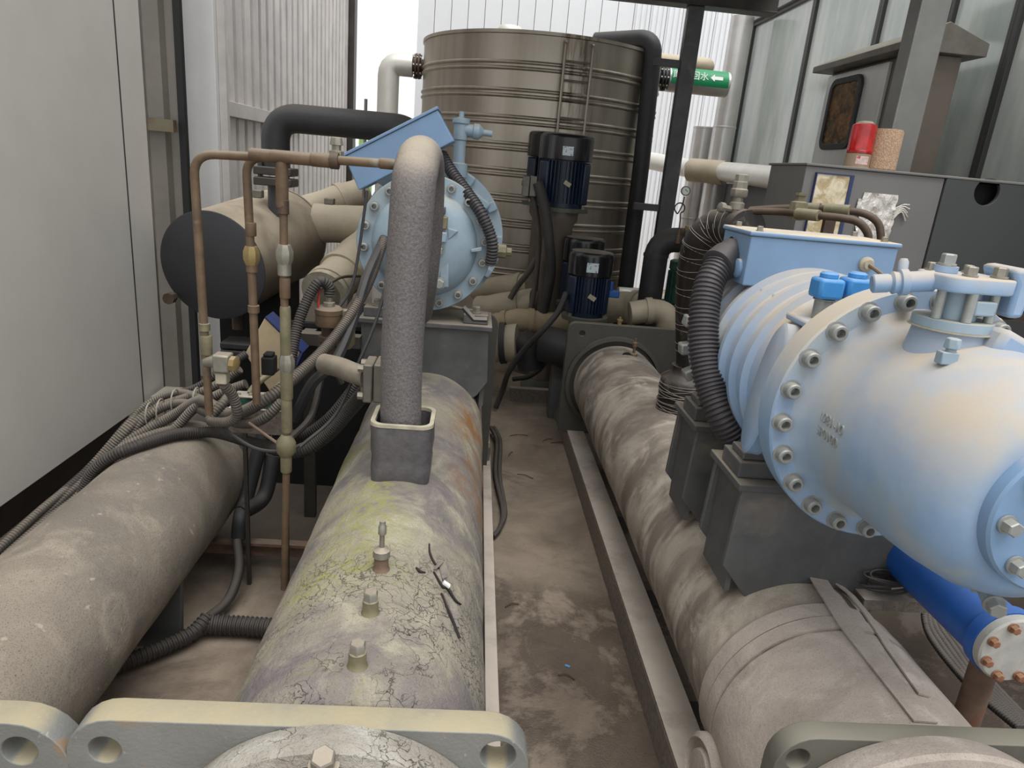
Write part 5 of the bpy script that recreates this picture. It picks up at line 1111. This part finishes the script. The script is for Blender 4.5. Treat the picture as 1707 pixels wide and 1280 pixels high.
line('copper_line', [(472, 262, 2.05), (474, 500, 2.05), (478, 610, 2.05), (478, 740, 2.05), (474, 982, 2.05)], .0115, 'long upright copper line with several fittings left of riser',
     [(470, 300, 2.05, .075, .0175, 'copper', Zx), (472, 345, 2.05, .02, .0165, 'copper_dark', Zx), (474, 425, 2.05, .03, (.018, .026), 'bolt', Zx), (474, 447, 2.05, .022, .019, 'bolt', Zx), (475, 480, 2.05, .03, .0155, 'copper', Zx), (476, 560, 2.05, .09, .016, 'copper_g', Zx),
      (478, 606, 2.05, .028, (.018, .024), 'bolt', Zx), (478, 640, 2.05, .05, .0185, 'copper_g', Zx), (478, 690, 2.05, .06, .0165, 'copper_g', Zx), (477, 744, 2.05, .04, (.014, .031), 'copper_g', Zx), (477, 772, 2.05, .03, .0175, 'copper_g', Zx)], rad=.02)
line('copper_line', [(425, 258, 2.05), (480, 262, 2.05), (560, 267, 2.03), (660, 274, 2.0)], .0125, 'horizontal copper header reaching across to the grey riser',
     [(450, 260, 2.055, .055, .018, 'copper', Xx), (500, 264, 2.045, .08, .018, 'copper', Xx), (540, 267, 2.04, .035, .02, 'copper', Xx), (558, 268, 2.035, .012, .023, 'copper_dark', Xx), (645, 273, 2.005, .02, .015, 'copper', Xx)], rad=.02)
q = P(561, 258, 2.06); b = MB(); b.lathe([(.02, -.015), (.02, .01), (.012, .012), (.012, .025), (.019, .026), (.016, .045), (.012, .047)], q, Zx, 8); tag(b.build('access_port', M['bolt']), 'small capped access port on the horizontal copper header', 'fitting')
sg = thing('sight_glass', 'dusty block valve with brass end cap on leftmost copper tube', 'valve', P(372, 615, 2.05))
b = MB(); b.box(P(372, 604, 2.05), (.05, .05, .056)); b.build('valve_block', M['bolt'], sg, bevel=.006)
b = MB(); b.box(P(371, 629, 2.05), (.034, .036, .036)); b.build('lower_block', M['rim'], sg, bevel=.004)
b = MB(); b.lathe([(.024, 0), (.024, .015), (.018, .018)], P(386, 606, 2.03), (1, -.15, 0), 8); b.build('brass_cap', M['brass'], sg)
b = MB(); b.cyl(P(345, 603, 2.08), P(362, 603, 2.06), .018, n=14); b.build('side_stub', M['bolt'], sg)
# expansion valves with green coils on a bench
bn = thing('valve_bench', 'dusty low steel tray carrying two green valve coils', 'tray', P(425, 690, 2.35))
p0 = P(388, 672, 2.35); p1 = P(478, 668, 2.35)
b = MB(); b.bx(p0.x, p1.x, 2.3, 2.42, p0.z - .012, p0.z); b.bx(p0.x, p1.x, 2.3, 2.306, p0.z - .09, p0.z - .0121); b.build('tray_plate', M['rail'], bn, smooth=0)
for sx in (p0.x + .02, p1.x - .02): b = MB(); b.bx(sx - .007, sx + .007, 2.4, 2.414, 0, p0.z - .0122); b.build('leg', M['steel_dark'], bn, smooth=0)
for px, lab in ((410, 'left of the two green valve coils on dusty tray'), (448, 'right of the two green valve coils on dusty tray')):
    c = P(px, 672, 2.34); c.z = p0.z + .001; t = thing('valve_coil', lab, 'valve', c)
    b = MB(); b.lathe([(.03, 0), (.03, .035)], c, Zx, 20); b.build('green_coil', M['green'], t)
    b = MB(); b.bx(c.x - .036, c.x + .036, c.y - .03, c.y + .03, c.z + .0351, c.z + .041); o = b.build('coil_plate', M['strap'], t, bevel=.002)
    for sx in (-.02, .02): b = MB(); b.lathe([(.008, 0), (.006, .006)], c + V((sx, -.01, .0412)), Zx, 8); b.build('plate_screw', M['bolt'], o)
    b = MB(); b.tube([c + V((.01, .01, .042)), c + V((.03, .03, .07)), c + V((.09, .08, .12))], .011, 10); b.build('outlet_tube', M['copper_g'], t)
# beige tilted box (another terminal box seen edge-on) and flange pair
cs = [P(441, 530, 2.75), P(500, 588, 2.75), P(462, 672, 2.75), P(408, 590, 2.75)]
bt = thing('tilted_box', 'dusty beige plate box standing on its corner behind copper tubes', 'box', P(452, 672, 2.75))
b = MB(); b.prism(cs, (0, .1, 0)); b.build('plate_body', M['beige'], bt, smooth=0, bevel=.004)
b = MB(); b.prism([cs[0] + V((.004, -.006, .006)), cs[1] + V((.012, -.006, .002)), cs[2] + V((.012, -.006, 0)), cs[2], cs[1], cs[0]], (0, .112, 0)); b.build('blue_edge', M['navy'], bt, smooth=0)
fj = thing('flanged_pipe', 'short dusty lagged pipe with square bolted flanges left of riser base', 'pipe', P(600, 640, 2.12))
b = MB(); b.tube(PP([(540, 606, 2.25), (565, 612, 2.2), (590, 622, 2.15), (612, 628, 2.12)]), .034, 18); b.build('lagging', M['lag_grey'], fj)
for px in (617, 634):
    c = P(px, 632, 2.12); b = MB(); b.box(c, (.03, .11, .125)); o = b.build('square_flange', M['steel'], fj, bevel=.005)
for dy in (-.04, .04):
    for dz in (-.045, .045): b = MB(); c = P(610, 632, 2.12) + V((-.02, dy * .8, dz)); b.lathe([(.012, 0), (.012, .018)], c, Xx, 6); b.build('flange_nut', M['bolt'], fj)
b = MB(); c = P(641, 632, 2.12); b.cyl(c, c + V((.1, -.06, 0)), .034, n=18); b.build('stub', M['rubber'], fj)
# solenoid valve behind
sv = thing('solenoid_valve', 'dusty brown solenoid valve with coil behind the slanting conduits', 'valve', P(548, 590, 2.6))
q = P(548, 585, 2.6)
b = MB(); b.lathe([(.036, -.02), (.036, .04), (.04, .042), (.04, .06), (.028, .062), (.028, .1)], q, Zx, 18); b.build('valve_body', M['copper_dark'], sv)
b = MB(); b.lathe([(.048, .101), (.05, .106), (.05, .145), (.052, .147), (.052, .165), (.04, .175)], q, Zx, 24); b.build('coil', M['copper'], sv)
b = MB(); b.lathe([(.022, .176), (.022, .19), (.013, .192), (.013, .21)], q, Zx, 8); b.build('coil_nut', M['bolt'], sv)
b = MB(); b.lathe([(.03, 0), (.045, .02), (.045, .08), (.02, .1), (.02, .12), (.024, .122), (.024, .15)], P(572, 580, 2.62), Zx, 16); b.build('side_valve', M['copper_g'], sv)
b = MB(); b.tube(PP([(533, 480, 2.6), (531, 505, 2.58), (533, 525, 2.57), (540, 545, 2.57)]), .0045, 6); b.build('red_lead', M['red_wire'], sv)
q = P(449, 608, 2.2); b = MB(); b.box(q, (.04, .05, .06)); b.box(q + V((.0, -.0, .036)), (.03, .04, .012)); tag(b.build('pressure_switch', M['black'], bevel=.005), 'small black pressure switch beside the upright copper line', 'switch')
# stand of dark channel behind the clutter
b = MB(); q = P(560, 560, 2.9); b.bx(P(430, 560, 2.9).x, P(600, 560, 2.9).x, 2.9, 2.96, q.z - .05, q.z); b.bx(P(500, 560, 2.9).x, P(520, 560, 2.9).x, 2.961, 3.0, 0, q.z); tag(b.build('support_frame', M['steel_dark'], smooth=0), 'dark support frame behind the tangle of conduits', 'frame')

# ================================================================== CONDUIT TANGLE AT LEFT
L = [
 ([(-40, 985, 1.95), (60, 890, 2.2), (150, 805, 2.4), (230, 728, 2.5), (290, 692, 2.55), (335, 668, 2.5), (385, 690, 2.3), (440, 668, 2.2), (500, 622, 2.3), (560, 560, 2.5), (610, 480, 2.7), (640, 400, 2.92)], .021, 'conduit_g', 'long grey ribbed conduit sweeping from wall gap up to centre compressor'),
 ([(-40, 965, 2.0), (60, 870, 2.22), (150, 790, 2.42), (215, 715, 2.52), (262, 680, 2.6), (320, 660, 2.6), (365, 640, 2.6), (400, 615, 2.6)], .019, 'conduit_g', 'grey ribbed conduit passing behind the brass capped valve block'),
 ([(-40, 1000, 1.9), (60, 905, 2.15), (160, 820, 2.34), (235, 755, 2.4), (290, 715, 2.48), (325, 680, 2.5), (370, 655, 2.5), (410, 640, 2.5)], .019, 'conduit_g', 'grey ribbed conduit crossing lowest over the speckled vessel shoulder'),
 ([(-40, 950, 2.0), (60, 858, 2.22), (140, 790, 2.42), (210, 712, 2.55), (250, 672, 2.65), (300, 655, 2.65), (350, 672, 2.5), (400, 695, 2.4), (440, 700, 2.35)], .017, 'conduit_g', 'grey ribbed conduit tied uppermost beside wall gap'),
 ([(-40, 975, 1.96), (60, 880, 2.2), (160, 800, 2.42), (240, 700, 2.55), (300, 672, 2.58), (350, 690, 2.45), (395, 705, 2.3), (435, 700, 2.2), (470, 670, 2.2)], .018, 'conduit_g', 'grey ribbed conduit dipping below the green valve coils'),
 ([(-40, 992, 1.92), (50, 902, 2.15), (140, 840, 2.28), (220, 775, 2.3), (300, 735, 2.45), (350, 720, 2.5), (420, 738, 2.4), (470, 750, 2.3)], .022, 'conduit_d', 'dark ribbed conduit wrapped over end of the speckled vessel'),
 ([(-40, 940, 2.03), (70, 850, 2.26), (160, 770, 2.46), (220, 700, 2.58), (280, 662, 2.68), (330, 645, 2.68), (380, 610, 2.7), (410, 590, 2.75)], .017, 'conduit_d', 'dark ribbed conduit nearest the cream wall panel'),
 ([(640, 398, 2.94), (612, 460, 2.72), (590, 530, 2.6), (560, 600, 2.45), (520, 640, 2.4), (490, 700, 2.4)], .02, 'rubber', 'black smooth cable beside the grey conduit at the flange'),
 ([(620, 640, 2.2), (585, 680, 2.25), (545, 725, 2.3), (500, 752, 2.3), (450, 745, 2.35)], .026, 'conduit_d', 'dark thick conduit rising right toward riser flange'),
 ([(615, 610, 2.5), (580, 660, 2.5), (545, 700, 2.5), (505, 725, 2.5), (460, 720, 2.5)], .022, 'conduit_d', 'dark conduit just behind the thick one near riser'),
 ([(480, 640, 2.4), (492, 560, 2.5), (510, 505, 2.55), (532, 470, 2.58), (548, 478, 2.6), (549, 492, 2.6)], .021, 'conduit_d', 'dark ribbed conduit arching over onto the solenoid valve coil'),
 ([(372, 640, 2.05), (388, 660, 2.08), (395, 690, 2.1), (380, 703, 2.12), (350, 700, 2.15), (372, 672, 2.2), (385, 655, 2.25)], .017, 'conduit_g', 'short looped grey hose under the brass capped valve block'),
 ([(480, 735, 2.2), (520, 690, 2.4), (545, 600, 2.6), (570, 640, 2.6)], .012, 'conduit_d', 'thin dark cable looping behind the upright copper line'),
 ([(360, 705, 2.15), (420, 745, 2.1), (470, 752, 2.06), (505, 740, 2.1)], .006, 'rubber', 'thin black wire sagging past the upright copper line'),
 ([(415, 705, 2.15), (450, 730, 2.1), (476, 748, 2.05)], .005, 'rust_pipe', 'thin reddish wire leading into the copper union'),
 ([(612, 318, 2.8), (598, 420, 2.75), (585, 480, 2.7), (560, 520, 2.65)], .006, 'rubber', 'thin black cable hanging down left of the blue flange'),
 ([(643, 480, 2.3), (625, 540, 2.25), (600, 600, 2.2), (560, 690, 2.15), (500, 745, 2.08)], .006, 'rubber', 'thin black cable slanting down left of the riser'),
 ([(600, 460, 3.3), (570, 462, 3.2), (545, 475, 3.0), (520, 490, 2.9)], .007, 'copper_dark', 'thin brown cable arching before the slanting cream pipe')]
def clear(pts, r_):        # lay a cable on the vessels instead of through them
    out = []
    for p in spline(pts, 6):
        for vx, vz, vr, y1 in ((AX, AZ, AR, 2.62), (AX, AZ, AR * .93, 2.68), (BX, BZ, BR, 4.0)):
            if p.y < y1:
                d = V((p.x - vx, 0, p.z - vz))
                if d.length < vr + r_ + .004: d.normalize(); p = V((vx, p.y, vz)) + d * (vr + r_ + .004)
        out.append(p)
    return out
for l, r_, mt, lab in L:
    b = MB(); pts = clear(PP(l), r_)
    if r_ >= .015 and mt != 'rubber': b.corr(pts, r_, .0095, 10, .12, 3)
    else: b.tube(pts, r_, 8, 2)
    tag(b.build('cable_conduit', M[mt]), lab, 'conduit' if r_ > .01 else 'cable')
# ties on the bundle
for i, (px, py, Y) in enumerate(((250, 690, 2.56), (268, 684, 2.56), (292, 668, 2.6), (328, 665, 2.56))):
    c = P(px, py, Y); b = MB(); b.path([c + V((.0, .04 * math.cos(t * math.pi / 8), .045 * math.sin(t * math.pi / 8))) for t in range(16)], .003, 5, closed=True); tag(b.build('cable_tie', M['strap']), 'pale cable tie round the grey conduit bundle at left', 'cable tie', 'cable ties on the conduit bundle')
# floor hoses under vessel A
for l, r_, lab in (([(150, 1135, .05), (210, 1104, .05), (270, 1080, .05), (320, 1055, .06), (345, 1030, .08)], .026, 'black ribbed hose emerging from under the speckled vessel'), ([(340, 1040, .06), (390, 1042, .05), (450, 1046, .05), (520, 1050, .05)], .034, 'black ribbed hose running under the mossy vessel')):
    b = MB(); b.corr([PZ(*a) for a in l], r_, .016, 14, .14); tag(b.build('floor_hose', M['conduit_d']), lab, 'hose')
b = MB(); b.tube([PZ(440, 720, .55), PZ(410, 830, .3), PZ(402, 860, .28), PZ(398, 895, .2)], .03, 12); b.tube([PZ(402, 855, .29), PZ(440, 828, .3), PZ(455, 760, .45)], .03, 12); tag(b.build('drain_pipe', M['rubber']), 'dark forked drain pipe in shadow between the two left vessels', 'pipe')
b = MB(); b.tube([PZ(395, 900, .2), PZ(398, 950, .12), PZ(380, 1000, .06), PZ(340, 1035, .05)], .018, 10); tag(b.build('drain_hose', M['conduit_d']), 'dark hose dropping to floor beside the saddle foot', 'hose')
# small board at the wall corner
q = PX(268, 655, -1.56); b = MB(); b.bx(-1.58, -1.4, q.y - .07, q.y + .1, q.z - .02, q.z + .004); tag(b.build('flat_cover', M['strap'], smooth=0, bevel=.003), 'small flat pale metal cover lying at foot of the cream wall', 'cover')
# aisle cables, twigs and scrap
for off in (0, .022):
    b = MB(); b.tube([PZ(818, 712, .06) + V((off, 0, 0)), PZ(828, 735, .04) + V((off, 0, 0)), PZ(826, 790, .03) + V((off, 0, 0)), PZ(838, 850, .02) + V((off * .5, 0, 0)), PZ(834, 878, .02), PZ(822, 895, .02)], .012, 10); tag(b.build('aisle_cable', M['conduit_d']), ('inner' if off == 0 else 'outer') + ' of two dark cables lying beside left rail on aisle floor', 'cable')
for i, (px, py, a, ln) in enumerate(((850, 726, .2, .12), (862, 790, -.5, .1), (848, 760, 1.2, .07), (918, 738, .1, .14), (905, 735, .6, .08), (842, 1012, .4, .06), (930, 1125, -.3, .06))):
    c = PZ(px, py, .005); b = MB(); b.tube([c, c + V((math.cos(a) * ln * .5, math.sin(a) * ln * .5 + .01, .004)), c + V((math.cos(a) * ln, math.sin(a) * ln, 0))], .0022, 5, 4); tag(b.build('twig', M['twig']), 'thin dry twig lying on the aisle floor', 'twig', 'twigs on the aisle floor')
c = PZ(946, 1110, .003); b = MB(); b.box(c, (.018, .008, .003), Matrix.Rotation(-.5, 3, 'Z')); tag(b.build('plastic_scrap', M['tape_blue']), 'tiny blue plastic scrap on the wet aisle floor', 'scrap')
